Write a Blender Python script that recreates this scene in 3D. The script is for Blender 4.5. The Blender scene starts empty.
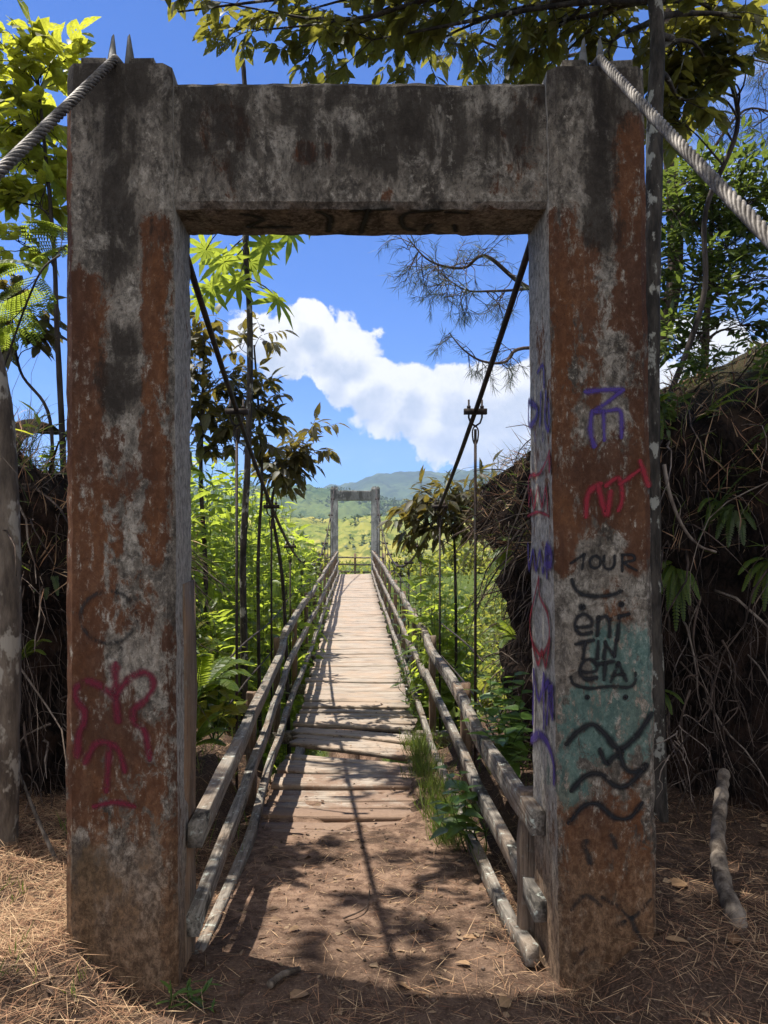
import bpy, math, random
import numpy as np
from mathutils import Vector, noise as mnoise

random.seed(7)
RNG = np.random.default_rng(11)
F = 770.0            # focal length in picture units
VX, VY, EYE = 355.0, 527.0, 1.6   # vanishing point of the bridge axis and eye height
C = bpy.context.scene.collection


def W(px, py, Y):
    """A point at depth Y metres on the line of sight through (px, py)."""
    return Vector(((px - VX) / F * Y, Y, EYE + (VY - py) / F * Y))


def lerp(a, b, t): return a + (b - a) * t
def ss(a, b, x):
    t = min(1.0, max(0.0, (x - a) / (b - a)))
    return t * t * (3 - 2 * t)
def interp(tab, x):
    if x <= tab[0][0]: return tab[0][1]
    for (x0, y0), (x1, y1) in zip(tab, tab[1:]):
        if x <= x1:
            t = (x - x0) / (x1 - x0)
            return y0 + (y1 - y0) * (t * t * (3 - 2 * t) * .4 + t * .6)
    return tab[-1][1]
def fbm(x, y, z=0.0, o=4):
    return mnoise.fractal(Vector((x, y, z)), 0.9, 2.1, o)
def rv(a=1.0):
    return Vector((random.uniform(-a, a), random.uniform(-a, a), random.uniform(-a, a)))


# ---------------------------------------------------------------- mesh builder
class MB:
    """Collects shapes for ONE mesh object."""
    def __init__(self):
        self.v, self.f, self.uv, self.r = [], [], {}, []

    def face(self, idx, r=0.0, uv=None):
        if uv is not None: self.uv[len(self.f)] = uv
        self.f.append(idx); self.r.append(r)

    def hexa(self, p, r=0.0):
        """eight corners: bottom ring 0-3, top ring 4-7"""
        b = len(self.v); self.v += [tuple(q) for q in p]
        for q in ((3, 2, 1, 0), (4, 5, 6, 7), (0, 1, 5, 4), (1, 2, 6, 5), (2, 3, 7, 6), (3, 0, 4, 7)):
            self.face([b + i for i in q], r)

    def box(self, c, s, ax=None, r=0.0):
        c = Vector(c)
        X, Y, Z = ax or (Vector((1, 0, 0)), Vector((0, 1, 0)), Vector((0, 0, 1)))
        hx, hy, hz = s[0] / 2, s[1] / 2, s[2] / 2
        p = []
        for z in (-hz, hz):
            for x, y in ((-hx, -hy), (hx, -hy), (hx, hy), (-hx, hy)):
                p.append(c + X * x + Y * y + Z * z)
        self.hexa(p, r)

    def tube(self, pts, rad, n=6, cap=True, r=0.0, wob=0.0, section=None):
        pts = [Vector(p) for p in pts]
        m = len(pts)
        if not hasattr(rad, '__len__'): rad = [rad] * m
        b0 = len(self.v)
        t = (pts[1] - pts[0]).normalized()
        u = t.cross(Vector((0, 0, 1)))
        if u.length < .05: u = t.cross(Vector((1, 0, 0)))
        u.normalize()
        for i in range(m):
            t = (pts[min(i + 1, m - 1)] - pts[max(i - 1, 0)])
            if t.length < 1e-9: t = Vector((0, 0, 1))
            t.normalize()
            u = (u - t * u.dot(t)).normalized(); w = t.cross(u)
            for k in range(n):
                a = 2 * math.pi * k / n
                rr = rad[i] * (1 + (random.uniform(-wob, wob) if wob else 0))
                if section: rr *= section(a, i)
                self.v.append(tuple(pts[i] + (u * math.cos(a) + w * math.sin(a)) * rr))
        for i in range(m - 1):
            for k in range(n):
                a = b0 + i * n + k; c = b0 + i * n + (k + 1) % n
                self.face([a, c, c + n, a + n], r)
        if cap and n > 2:
            self.face([b0 + k for k in range(n)][::-1], r)
            self.face([b0 + (m - 1) * n + k for k in range(n)], r)

    def bar(self, pts, w, h, r=0.0, jit=0.0, up=Vector((0, 0, 1)), twist=0.0):
        """squared timber following pts, slightly chamfered (eight-sided) and irregular"""
        pts = [Vector(p) for p in pts]; m = len(pts); b0 = len(self.v)
        ch = min(w, h) * .06
        prof = [(-w/2, -h/2+ch), (-w/2, h/2-ch), (-w/2+ch, h/2), (w/2-ch, h/2), (w/2, h/2-ch), (w/2, -h/2+ch), (w/2-ch, -h/2), (-w/2+ch, -h/2)]
        for i in range(m):
            t = (pts[min(i+1, m-1)] - pts[max(i-1, 0)]).normalized()
            s = t.cross(up).normalized(); q = s.cross(t)
            a = twist * i / m; ca, sa = math.cos(a), math.sin(a)
            for x, y in prof:
                x, y = x * ca - y * sa, x * sa + y * ca
                self.v.append(tuple(pts[i] + s * (x + random.uniform(-jit, jit)) + q * (y + random.uniform(-jit, jit))))
        for i in range(m - 1):
            for k in range(8):
                a = b0 + i * 8 + k; c = b0 + i * 8 + (k + 1) % 8
                self.face([a, c, c + 8, a + 8], r)
        self.face([b0 + k for k in range(8)][::-1], r); self.face([b0 + (m-1) * 8 + k for k in range(8)], r)

    def build(self, name, mat, parent=None, smooth=False):
        V = np.array(self.v, dtype=np.float32).reshape(-1, 3)
        li = np.fromiter((i for f in self.f for i in f), dtype=np.int32)
        ln = np.array([len(f) for f in self.f], dtype=np.int32)
        UV = None
        if self.uv:
            UV = np.array([q for k, f in enumerate(self.f) for q in self.uv.get(k, [(0, 0)] * len(f))], dtype=np.float32)
        return raw_mesh(name, V, li, ln, mat, parent, smooth, UV, np.array(self.r, dtype=np.float32))


def raw_mesh(name, V, li, ln, mat, parent=None, smooth=False, UV=None, R=None):
    V = np.asarray(V, dtype=np.float32)
    if parent is not None:
        o = wloc(parent)
        V = V - np.array(o, dtype=np.float32)
        off = (0, 0, 0)
    me = bpy.data.meshes.new(name)
    me.vertices.add(len(V)); me.vertices.foreach_set('co', V.ravel())
    me.loops.add(len(li)); me.loops.foreach_set('vertex_index', li)
    me.polygons.add(len(ln))
    me.polygons.foreach_set('loop_start', np.concatenate(([0], np.cumsum(ln)[:-1])).astype(np.int32))
    if smooth: me.polygons.foreach_set('use_smooth', np.ones(len(ln), dtype=bool))
    me.update(calc_edges=True)
    if UV is not None:
        l = me.uv_layers.new(name='UVMap'); l.data.foreach_set('uv', np.asarray(UV, dtype=np.float32).ravel())
    if R is not None:
        a = me.attributes.new('rnd', 'FLOAT', 'FACE'); a.data.foreach_set('value', np.asarray(R, dtype=np.float32))
    me.validate(clean_customdata=False)
    if mat is not None: me.materials.append(mat)
    o = bpy.data.objects.new(name, me); C.objects.link(o)
    if parent is not None: o.parent = parent
    return o


def wloc(o):
    p = Vector((0, 0, 0))
    while o is not None:
        p += o.location; o = o.parent
    return p


def tag(o, label, cat, group=None):
    o['label'] = label; o['category'] = cat
    if group: o['group'] = group
    return o
def thing(name, label, cat, loc=(0, 0, 0), group=None):
    o = bpy.data.objects.new(name, None); C.objects.link(o); o.location = loc
    o.empty_display_size = .2
    return tag(o, label, cat, group)
def kind(o, k):
    o['kind'] = k; return o
def rebase(o, loc):
    """put a top-level mesh's origin at its base"""
    loc = Vector(loc); o.data.transform(__import__('mathutils').Matrix.Translation(-loc)); o.location = loc
    return o
def dup(root, loc, rz=0.0, sc=1.0, label=None):
    def cp(o, par):
        c = o.copy(); C.objects.link(c); c.parent = par
        for ch in list(o.children): cp(ch, c)
        return c
    c = cp(root, None)
    c.location = loc; c.rotation_euler = (0, 0, rz); c.scale = (sc,) * 3
    if label: c['label'] = label
    return c


# ---------------------------------------------------------------- leaves
SHAPES = {  # rows of (t, half width) between base and tip
    'ovate':  [(.18, .36), (.45, .5), (.75, .30)],
    'lance':  [(.25, .42), (.6, .46)],
    'heart':  [(.02, .34), (.28, .52), (.7, .27)],
    'small':  [(.4, .5)],
    'pinna':  [(.1, .5), (.7, .32)],
}
class Leaves:
    def __init__(self): self.P, self.D, self.N, self.L, self.Wd, self.Dr, self.R = [], [], [], [], [], [], []
    def add(self, p, d, n, l, w, droop=.2, r=None):
        self.P.append(p); self.D.append(d); self.N.append(n); self.L.append(l); self.Wd.append(w); self.Dr.append(droop)
        self.R.append(random.random() if r is None else r)
    def build(self, name, mat, parent, shape='ovate', fold=.25):
        n = len(self.P)
        P = np.array([tuple(p) for p in self.P]); D = np.array([tuple(p) for p in self.D]); N = np.array([tuple(p) for p in self.N])
        L = np.array(self.L)[:, None]; Wd = np.array(self.Wd)[:, None]; Dr = np.array(self.Dr)[:, None]
        D /= np.linalg.norm(D, axis=1, keepdims=True) + 1e-9
        N = N - D * (N * D).sum(1, keepdims=True); nl = np.linalg.norm(N, axis=1, keepdims=True)
        N = np.where(nl < 1e-3, np.cross(D, [1, .3, .2]), N / (nl + 1e-9)); N /= np.linalg.norm(N, axis=1, keepdims=True) + 1e-9
        S = np.cross(D, N)
        rows = SHAPES[shape]
        T = [(0, 0)]
        for t, w in rows: T += [(t, -w), (t, 0), (t, w)]
        T.append((1, 0))
        vs = []
        for t, s in T:
            vs.append(P + D * (t * L) + S * (s * Wd) + N * (fold * abs(s) * Wd - Dr * t * t * L))
        V = np.stack(vs, 1).reshape(-1, 3); nv = len(T)
        faces = [(0, 2, 1), (0, 3, 2)]
        k = len(rows)
        for i in range(k - 1):
            a = 1 + 3 * i; faces += [(a, a + 1, a + 4, a + 3), (a + 1, a + 2, a + 5, a + 4)]
        a = 1 + 3 * (k - 1); faces += [(a, a + 1, nv - 1), (a + 1, a + 2, nv - 1)]
        tl = np.array([i for f in faces for i in f]); tn = np.array([len(f) for f in faces])
        li = (tl[None, :] + (np.arange(n) * nv)[:, None]).ravel().astype(np.int32)
        ln = np.tile(tn, n).astype(np.int32)
        Tu = np.array([(t, s + .5) for t, s in T])
        rr = np.array(self.R)
        UV = np.tile(Tu[tl], (n, 1)) + np.repeat(np.stack([np.floor(rr * 97), np.floor(rr * 57)], 1), len(tl), axis=0)
        return raw_mesh(name, V, li, ln, mat, parent, True, UV, np.repeat(rr, len(tn)))


# ---------------------------------------------------------------- node helper
class NT:
    def __init__(self, name):
        self.mat = bpy.data.materials.new(name); self.mat.use_nodes = True
        self.t = self.mat.node_tree; self.t.nodes.clear()
        self.out = self.t.nodes.new('ShaderNodeOutputMaterial')
    def node(self, typ, **kw):
        n = self.t.nodes.new(typ)
        for k, v in kw.items(): setattr(n, k, v)
        return n
    def put(self, sock, v):
        if hasattr(v, 'default_value') or hasattr(v, 'links'): self.t.links.new(v, sock)
        elif isinstance(v, (tuple, list)) and len(v) == 3 and sock.type == 'RGBA': sock.default_value = (*v, 1)
        else: sock.default_value = v
    def m(self, op, a, b=0.0, c=0.0, clamp=False):
        n = self.node('ShaderNodeMath', operation=op, use_clamp=clamp)
        for s, v in zip(n.inputs, (a, b, c)): self.put(s, v)
        return n.outputs[0]
    def add(self, a, b): return self.m('ADD', a, b)
    def sub(self, a, b): return self.m('SUBTRACT', a, b)
    def mul(self, a, b): return self.m('MULTIPLY', a, b)
    def mx(self, a, b): return self.m('MAXIMUM', a, b)
    def mn(self, a, b): return self.m('MINIMUM', a, b)
    def ss(self, x, a, b):
        n = self.node('ShaderNodeMapRange', interpolation_type='SMOOTHSTEP')
        self.put(n.inputs['Value'], x); n.inputs['From Min'].default_value = a; n.inputs['From Max'].default_value = b
        return n.outputs[0]
    def pos(self): return self.node('ShaderNodeNewGeometry').outputs['Position']
    def obj(self): return self.node('ShaderNodeTexCoord').outputs['Object']
    def rnd_obj(self): return self.node('ShaderNodeObjectInfo').outputs['Random']
    def attr(self, name): return self.node('ShaderNodeAttribute', attribute_name=name).outputs['Fac']
    def uv(self): return self.node('ShaderNodeUVMap', uv_map='UVMap').outputs[0]
    def xyz(self, v):
        n = self.node('ShaderNodeSeparateXYZ'); self.put(n.inputs[0], v); return n.outputs
    def comb(self, x, y, z):
        n = self.node('ShaderNodeCombineXYZ')
        for s, v in zip(n.inputs, (x, y, z)): self.put(s, v)
        return n.outputs[0]
    def vm(self, op, a, b):
        n = self.node('ShaderNodeVectorMath', operation=op); self.put(n.inputs[0], a); self.put(n.inputs[1], b)
        return n.outputs[0]
    def noise(self, v, scale=1.0, detail=4.0, rough=.55, dist=0.0, st=None):
        if st is not None: v = self.vm('MULTIPLY', v, st)
        n = self.node('ShaderNodeTexNoise'); self.put(n.inputs['Vector'], v)
        n.inputs['Scale'].default_value = scale; n.inputs['Detail'].default_value = detail
        n.inputs['Roughness'].default_value = rough; n.inputs['Distortion'].default_value = dist
        return n.outputs['Fac']
    def voro(self, v, scale, feature='F1', st=None):
        if st is not None: v = self.vm('MULTIPLY', v, st)
        n = self.node('ShaderNodeTexVoronoi', feature=feature); self.put(n.inputs['Vector'], v); n.inputs['Scale'].default_value = scale
        return n.outputs['Distance']
    def mix(self, f, a, b):
        n = self.node('ShaderNodeMix', data_type='RGBA'); self.put(n.inputs[0], f); self.put(n.inputs[6], a); self.put(n.inputs[7], b)
        return n.outputs[2]
    def ramp(self, f, stops):
        n = self.node('ShaderNodeValToRGB'); self.put(n.inputs[0], f)
        e = n.color_ramp.elements
        while len(e) < len(stops): e.new(.5)
        for q, (p, c) in zip(e, stops): q.position = p; q.color = (*c, 1)
        return n.outputs[0]
    def bump(self, h, strength=.5, dist=.01):
        n = self.node('ShaderNodeBump'); self.put(n.inputs['Height'], h); n.inputs['Strength'].default_value = strength
        n.inputs['Distance'].default_value = dist; return n.outputs[0]
    def pbr(self, col, rough=.85, spec=.3, normal=None, metal=0.0):
        n = self.node('ShaderNodeBsdfPrincipled'); self.put(n.inputs['Base Color'], col); self.put(n.inputs['Roughness'], rough)
        n.inputs['Specular IOR Level'].default_value = spec; n.inputs['Metallic'].default_value = metal
        if normal is not None: self.put(n.inputs['Normal'], normal)
        return n.outputs[0]
    def done(self, sh, disp=None):
        self.t.links.new(sh, self.out.inputs['Surface']); return self.mat
# ================================================================ materials
def leaf_mat(name, cols, trans, rough=.45, holes=False, tmix=.45, brown=None):
    n = NT(name); r = n.attr('rnd'); uv = n.uv()
    o = n.xyz(uv); fu = n.m('FRACT', o[0]); fv = n.m('FRACT', o[1])
    base = n.ramp(r, [(i / max(1, len(cols) - 1), c) for i, c in enumerate(cols)])
    blot = n.noise(uv, 5.0, 3, .6)
    base = n.mix(n.mul(n.ss(blot, .5, .75), .5), base, brown or tuple(q * .55 for q in cols[0]))
    rib = n.ss(n.m('ABSOLUTE', n.sub(fv, .5)), .035, .0)
    base = n.mix(n.mul(rib, .45), base, tuple(min(1, q * 2.2 + .02) for q in cols[-1]))
    tc = n.mix(n.ss(blot, .35, .7), trans, tuple(q * .6 for q in trans))
    bsdf = n.pbr(base, rough, .35)
    tr = n.node('ShaderNodeBsdfTranslucent'); n.put(tr.inputs['Color'], tc)
    mx = n.node('ShaderNodeMixShader'); mx.inputs[0].default_value = tmix
    n.t.links.new(bsdf, mx.inputs[1]); n.t.links.new(tr.outputs[0], mx.inputs[2])
    sh = mx.outputs[0]
    if holes:
        h = n.noise(uv, 9.0, 1, .5)
        a = n.mul(n.m('GREATER_THAN', h, .66), n.m('GREATER_THAN', n.noise(uv, 1.1, 0, .5), .47))
        tp = n.node('ShaderNodeBsdfTransparent'); m2 = n.node('ShaderNodeMixShader')
        n.put(m2.inputs[0], a); n.t.links.new(sh, m2.inputs[1]); n.t.links.new(tp.outputs[0], m2.inputs[2]); sh = m2.outputs[0]
    return n.done(sh)

def bark_mat(name, dark, light, lichen=None, lamt=.5, sc=1.0):
    n = NT(name); p = n.obj()
    a = n.noise(p, 14 * sc, 5, .65, st=(1, 1, .25)); c = n.mix(n.ss(a, .35, .68), dark, light)
    if lichen:
        b = n.noise(p, 9 * sc, 4, .6, st=(1, 1, .6)); c = n.mix(n.ss(b, .62 - .25 * lamt, .68 - .25 * lamt), c, lichen)
    h = n.noise(p, 30 * sc, 4, .6, st=(1, 1, .3))
    return n.done(n.pbr(c, .9, .2, n.bump(h, .8, .01)))

def wood_mat(name, axis, dark, light, mold=.4, moss=0.0, warm=None, wamt=0.0, soil=False):
    """weathered timber with its grain along one axis"""
    n = NT(name); p = n.obj(); r = n.rnd_obj()
    p = n.vm('ADD', p, n.comb(n.mul(r, 37.0), n.mul(r, 19.0), n.mul(r, 53.0)))
    st = [1, 1, 1]; st[axis] = .06
    g = n.noise(p, 55, 5, .65, .6, st=tuple(st)); g2 = n.noise(p, 9, 4, .6, .2, st=tuple(.35 if i == axis else 1 for i in range(3)))
    c = n.mix(n.ss(g, .3, .7), dark, light)
    c = n.mix(n.mul(n.ss(r, .0, 1.0), .35), c, tuple(q * .6 for q in light))
    if warm is not None: c = n.mix(n.mul(n.ss(n.noise(p, 2.1, 4, .6), .4, .65), wamt), c, warm)
    c = n.mix(n.mul(n.ss(g2, .52, .66), mold), c, (.022, .02, .017))
    crk = n.noise(p, 30, 2, .5, st=tuple(.03 if i == axis else 1.6 for i in range(3)))
    ck = n.ss(crk, .66, .74); c = n.mix(n.mul(ck, .85), c, (.02, .016, .012))
    if moss:
        l = n.noise(p, 26, 5, .7); c = n.mix(n.mul(n.ss(l, .56, .66), moss), c, (.36, .38, .33))
    if soil:      # earth trodden onto the first planks
        Pw = n.pos(); ow = n.xyz(Pw); d1 = n.noise(Pw, 2.6, 6, .68); d2 = n.noise(Pw, 40, 4, .7)
        edge = n.mul(n.ss(ow[0], .15, .55), 1.6)
        sm = n.ss(n.add(n.mul(n.sub(d1, .5), 2.6), n.add(n.mul(n.sub(d2, .5), 1.0), n.m('DIVIDE', n.sub(n.add(6.6, edge), ow[1]), 2.6))), .05, .5)
        c = n.mix(n.mul(sm, .9), c, n.mix(d2, (.11, .065, .042), (.27, .18, .125)))
    h = n.sub(n.mul(g, .8), n.mul(ck, .8))
    return n.done(n.pbr(c, .85, .22, n.bump(h, .7, .006)))

def concrete_mat():
    """old painted concrete: grey plaster, rust-orange paint remains, black algae streaks, soil at the foot"""
    n = NT('old_painted_concrete'); P = n.pos(); o = n.xyz(P)
    k = F / 2.69
    x = n.add(n.mul(o[0], k), VX); y = n.sub(VY, n.mul(n.sub(o[2], EYE), k))
    big = n.noise(P, 2.6, 5, .62, .3, st=(1, 1, .55)); mid = n.noise(P, 9, 6, .68, .2, st=(1, 1, .45))
    grit = n.noise(P, 46, 9, .78, .3, st=(1, 1, .7)); flake = n.noise(P, 17, 10, .80, .6, st=(1, 1, .62)); scuff = n.noise(P, 30, 7, .75, .3, st=(1, 1, .3))
    streak = n.noise(P, 17, 5, .65, 0, st=(1, 1, .10)); pit = n.voro(P, 70); peel = n.noise(P, 6.5, 11, .74, .5, st=(1, 1, .7))
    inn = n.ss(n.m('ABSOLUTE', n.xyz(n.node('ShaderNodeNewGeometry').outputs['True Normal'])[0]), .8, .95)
    def box(x0, x1, y0, y1, s=14, a=1.0):
        f = n.mul(n.mul(n.ss(x, x0 - s, x0 + s), n.ss(x, x1 + s, x1 - s)), n.mul(n.ss(y, y0 - s*1.6, y0 + s*1.6), n.ss(y, y1 + s*1.6, y1 - s*1.6)))
        return n.mul(f, a) if a != 1.0 else f
    def boxes(L):
        r = None
        for b in L:
            q = box(*b); r = q if r is None else n.mx(r, q)
        return r
    c = n.mix(n.ss(n.add(n.mul(mid, .5), n.mul(grit, .5)), .38, .60), (.038, .031, .024), (.255, .215, .168))
    c = n.mix(n.mul(n.ss(grit, .55, .67), .72), c, (.46, .405, .325))
    c = n.mix(n.mul(n.ss(flake, .50, .38), .75), c, (.055, .046, .038))
    c = n.mix(n.mul(n.ss(peel, .50, .55), .46), c, n.mix(n.ss(grit, .36, .6), (.10, .084, .066), (.42, .37, .30)))      # skin of pale plaster, peeling
    c = n.mix(n.mul(inn, .6), c, n.mix(n.ss(grit, .36, .6), (.20, .185, .16), (.50, .465, .41)))  # inner faces paler: sky light from the side painted into the colour
    # orange paint left on the pillars
    OB = boxes([(60, 104, 270, 830, 14), (104, 124, 430, 600, 14, .7), (140, 170, 215, 570, 10, .85), (70, 165, 455, 515, 18, .6), (100, 165, 560, 640, 16, .48), (70, 180, 690, 850, 24, .62), (62, 72, 90, 1000, 6, .85), (160, 196, 600, 1000, 12, .62),
                (612, 662, 120, 340, 14, .92), (546, 578, 205, 580, 12, .80), (560, 605, 235, 420, 18, .66), (556, 660, 440, 535, 22, .92), (622, 662, 320, 580, 14, .72), (600, 640, 580, 670, 14, .55), (555, 660, 670, 810, 24, .52), (555, 662, 790, 985, 26, .80), (600, 640, 650, 730, 12, .55), (292, 318, 134, 158, 8, .85), (322, 332, 134, 156, 6, .75), (378, 394, 182, 196, 8, .7), (190, 250, 80, 200, 14, .38), (480, 550, 80, 200, 14, .36)])
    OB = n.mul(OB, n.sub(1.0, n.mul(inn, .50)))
    om = n.add(n.mul(n.sub(flake, .5), 1.5), n.add(n.mul(n.sub(mid, .5), 1.1), n.sub(n.mul(OB, .64), .33)))
    om = n.mul(n.ss(om, -.09, .07), n.ss(n.add(scuff, n.mul(n.sub(grit, .5), .6)), .68, .55))
    orange = n.mix(n.ss(big, .35, .68), (.070, .025, .011), (.175, .064, .020))
    orange = n.mix(n.ss(grit, .40, .66), n.mix(.5, orange, (.045, .020, .012)), orange)
    c = n.mix(n.mul(om, .92), c, orange)
    # turquoise paint on the right pillar
    TB = boxes([(590, 655, 622, 690, 14, .95), (562, 642, 680, 770, 16, .85), (558, 592, 740, 810, 12, .75), (634, 656, 680, 770, 10, .72)])
    tm = n.mul(n.ss(n.add(n.mul(n.sub(flake, .5), 1.7), n.add(n.mul(n.sub(mid, .5), .9), n.sub(n.mul(TB, .62), .33))), -.04, .08), n.ss(n.add(scuff, n.mul(n.sub(grit, .5), .8)), .66, .54))
    c = n.mix(n.mul(tm, .72), c, n.mix(n.ss(grit, .4, .65), (.06, .125, .108), (.125, .225, .19)))
    # black algae: the head of the frame and runs below the cables
    AB = boxes([(60, 650, 40, 120, 22, .62), (168, 550, 70, 180, 22, .62), (100, 134, 60, 290, 26, .92), (584, 624, 70, 265, 26, .92), (100, 146, 315, 420, 20, .74), (96, 150, 540, 600, 18, .45), (60, 170, 190, 260, 24, .45), (70, 112, 840, 960, 20, .78), (100, 150, 850, 930, 20, .5), (300, 440, 85, 160, 24, .70), (470, 550, 75, 150, 24, .72)])
    am = n.add(n.add(n.mul(n.sub(mid, .5), 1.5), n.mul(n.sub(peel, .5), -1.3)), n.add(n.mul(n.sub(grit, .5), 1.0), n.add(n.mul(n.sub(streak, .5), .9), n.sub(n.mul(AB, .84), .42))))
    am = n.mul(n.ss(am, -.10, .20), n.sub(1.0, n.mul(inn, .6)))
    alg = n.mix(n.ss(y, 760, 900), (.022, .017, .013), (.040, .031, .012))
    c = n.mix(n.mul(am, .86), c, alg)
    # pale lime scabs and drips, soil splashed up the foot, pits
    c = n.mix(n.mul(n.ss(streak, .58, .70), n.mul(n.ss(grit, .50, .60), .6)), c, (.36, .32, .26))
    soil = n.mul(n.ss(n.add(y, n.mul(n.sub(mid, .5), 260)), 770, 950), .84)
    c = n.mix(soil, c, n.mix(n.ss(grit, .4, .64), (.080, .046, .025), (.235, .140, .078)))
    c = n.mix(n.mul(n.ss(pit, .16, .08), .6), c, (.015, .013, .012))
    h = n.add(n.mul(flake, .7), n.add(n.mul(mid, .7), n.mul(grit, .6)))
    return n.done(n.pbr(c, .92, .14, n.bump(h, 1.0, .012)))

def far_concrete_mat():
    n = NT('grey_lichened_concrete'); P = n.pos()
    mid = n.noise(P, 5, 6, .68, .2, st=(1, 1, .5)); st = n.noise(P, 7, 4, .6, 0, st=(1, 1, .12)); o = n.xyz(P)
    c = n.mix(n.ss(mid, .35, .66), (.15, .15, .145), (.40, .395, .37))
    top = n.mul(n.ss(o[2], 2.55, 2.85), n.ss(n.add(mid, n.mul(st, .4)), .58, .78))
    c = n.mix(n.mul(top, .85), c, (.03, .03, .028))
    c = n.mix(n.mul(n.ss(st, .55, .72), .5), c, (.09, .09, .085))
    return n.done(n.pbr(c, .9, .15, n.bump(mid, .6, .02)))

def paint_mat(name, col, cover=.9, worn=.45):
    """spray paint: soft edge across the stroke (uv.y), broken by the plaster"""
    n = NT(name); o = n.xyz(n.uv()); P = n.pos()
    e = n.m('ABSOLUTE', n.sub(o[1], .5)); nz = n.noise(P, 60, 8, .78, st=(1, 1, .5)); nb = n.noise(P, 14, 5, .65)
    a = n.mul(n.ss(n.add(e, n.mul(n.sub(nz, .5), .40)), .5, .06), n.ss(n.add(nb, n.mul(n.sub(nz, .5), 1.1)), worn - .10, worn + .10))
    a = n.mul(a, cover)
    c = n.mix(n.mul(n.ss(nz, .45, .75), .4), col, tuple(q * .5 + .03 for q in col))
    tp = n.node('ShaderNodeBsdfTransparent'); mx = n.node('ShaderNodeMixShader'); n.put(mx.inputs[0], a)
    n.t.links.new(tp.outputs[0], mx.inputs[1]); n.t.links.new(n.pbr(c, .7, .2), mx.inputs[2])
    return n.done(mx.outputs[0])

def metal_mat(name, a, b, rough=.55, metal=.6, sc=30):
    n = NT(name); p = n.obj(); q = n.noise(p, sc, 4, .65); q2 = n.noise(p, sc * .2, 3, .6)
    c = n.mix(n.ss(n.add(n.mul(q, .5), n.mul(q2, .5)), .42, .6), a, b)
    return n.done(n.pbr(c, rough, .4, n.bump(q, .4, .003), metal))

def ground_mat():
    n = NT('earth'); P = n.pos(); o = n.xyz(P)
    a = n.noise(P, 1.6, 5, .6); b = n.noise(P, 14, 5, .68); c2 = n.noise(P, 90, 3, .6); d = n.noise(P, 5, 4, .6)
    earth = n.mix(n.ss(b, .32, .68), (.080, .047, .032), (.225, .146, .10))
    earth = n.mix(n.mul(n.ss(c2, .55, .75), .6), earth, (.31, .22, .155))
    humus = n.mix(n.ss(c2, .35, .7), (.022, .015, .011), (.085, .053, .035))
    side = n.ss(n.add(n.m('ABSOLUTE', o[0]), n.mul(n.sub(d, .5), .7)), .5, .85)
    near = n.ss(n.add(o[1], n.mul(n.sub(d, .5), 1.0)), 3.7, 2.7)
    hm = n.mx(n.mul(side, .85), n.mul(near, .6)); hm = n.mx(hm, n.mul(n.ss(n.add(n.mul(a, .5), n.mul(d, .5)), .49, .60), .8))
    c = n.mix(hm, earth, humus)
    c = n.mix(n.mul(n.ss(c2, .66, .72), .7), c, (.30, .22, .14))
    green = n.mix(n.ss(b, .35, .65), (.03, .055, .012), (.09, .12, .025))
    far = n.mul(n.ss(o[1], 6.6, 9.0), n.mx(n.ss(n.m('ABSOLUTE', o[0]), .8, 1.1), n.ss(o[1], 30, 33))); c = n.mix(n.mul(far, .92), c, green)
    grassy = n.mix(n.ss(n.noise(P, .05, 4, .6), .42, .6), (.10, .125, .026), (.045, .085, .018))
    c = n.mix(n.ss(o[1], 30, 60), c, grassy)
    h = n.add(n.mul(b, .5), n.mul(c2, .5))
    return n.done(n.pbr(c, .95, .1, n.bump(h, .9, .02)))

def bank_mat():
    n = NT('bank_earth'); P = n.pos()
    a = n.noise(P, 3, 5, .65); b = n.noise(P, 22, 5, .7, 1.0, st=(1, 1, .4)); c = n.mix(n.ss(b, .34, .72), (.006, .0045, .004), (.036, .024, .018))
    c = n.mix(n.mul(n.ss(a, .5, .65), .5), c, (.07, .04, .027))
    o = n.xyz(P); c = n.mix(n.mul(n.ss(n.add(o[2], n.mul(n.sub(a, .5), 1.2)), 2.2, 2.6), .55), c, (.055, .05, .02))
    return n.done(n.pbr(c, .95, .08, n.bump(b, 1.0, .05)))

def hill_mat(name, c0, c1, c2, s1, s2):
    n = NT(name); P = n.pos()
    a = n.noise(P, s1, 5, .62, .4); b = n.noise(P, s2, 5, .7)
    c = n.mix(n.ss(a, .38, .62), c0, c1); c = n.mix(n.mul(n.ss(b, .45, .62), .8), c, c2)
    return n.done(n.pbr(c, .95, .05))

M = {}
M['concrete'] = concrete_mat(); M['far_concrete'] = far_concrete_mat()
M['black_paint'] = paint_mat('black_spray', (.010, .010, .011), .95, .30)
M['faded_black'] = paint_mat('faded_black_spray', (.02, .019, .018), .72, .45)
M['red_paint'] = paint_mat('red_spray', (.22, .015, .025), .9, .30)
M['wine_paint'] = paint_mat('wine_spray', (.115, .010, .022), .88, .36)
M['purple_paint'] = paint_mat('purple_spray', (.060, .035, .17), .92, .30)
M['plank'] = wood_mat('deck_plank_wood', 0, (.17, .135, .105), (.42, .355, .285), .34, 0, (.33, .225, .15), .5, soil=True)
M['rail'] = wood_mat('rail_wood', 1, (.042, .036, .030), (.27, .24, .20), .95, .85, (.22, .14, .085), .45)
M['post'] = wood_mat('post_wood', 2, (.07, .05, .036), (.24, .175, .125), .45, .15, (.21, .11, .055), .5)
M['cable'] = metal_mat('wire_rope_steel', (.055, .045, .036), (.19, .168, .142), .6, .25, 60)
M['rust'] = metal_mat('dark_rusty_steel', (.018, .014, .012), (.055, .035, .026), .75, .3)
M['galv'] = metal_mat('grey_steel', (.045, .045, .045), (.13, .13, .13), .6, .4)
M['ground'] = ground_mat(); M['bank'] = bank_mat()
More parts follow.
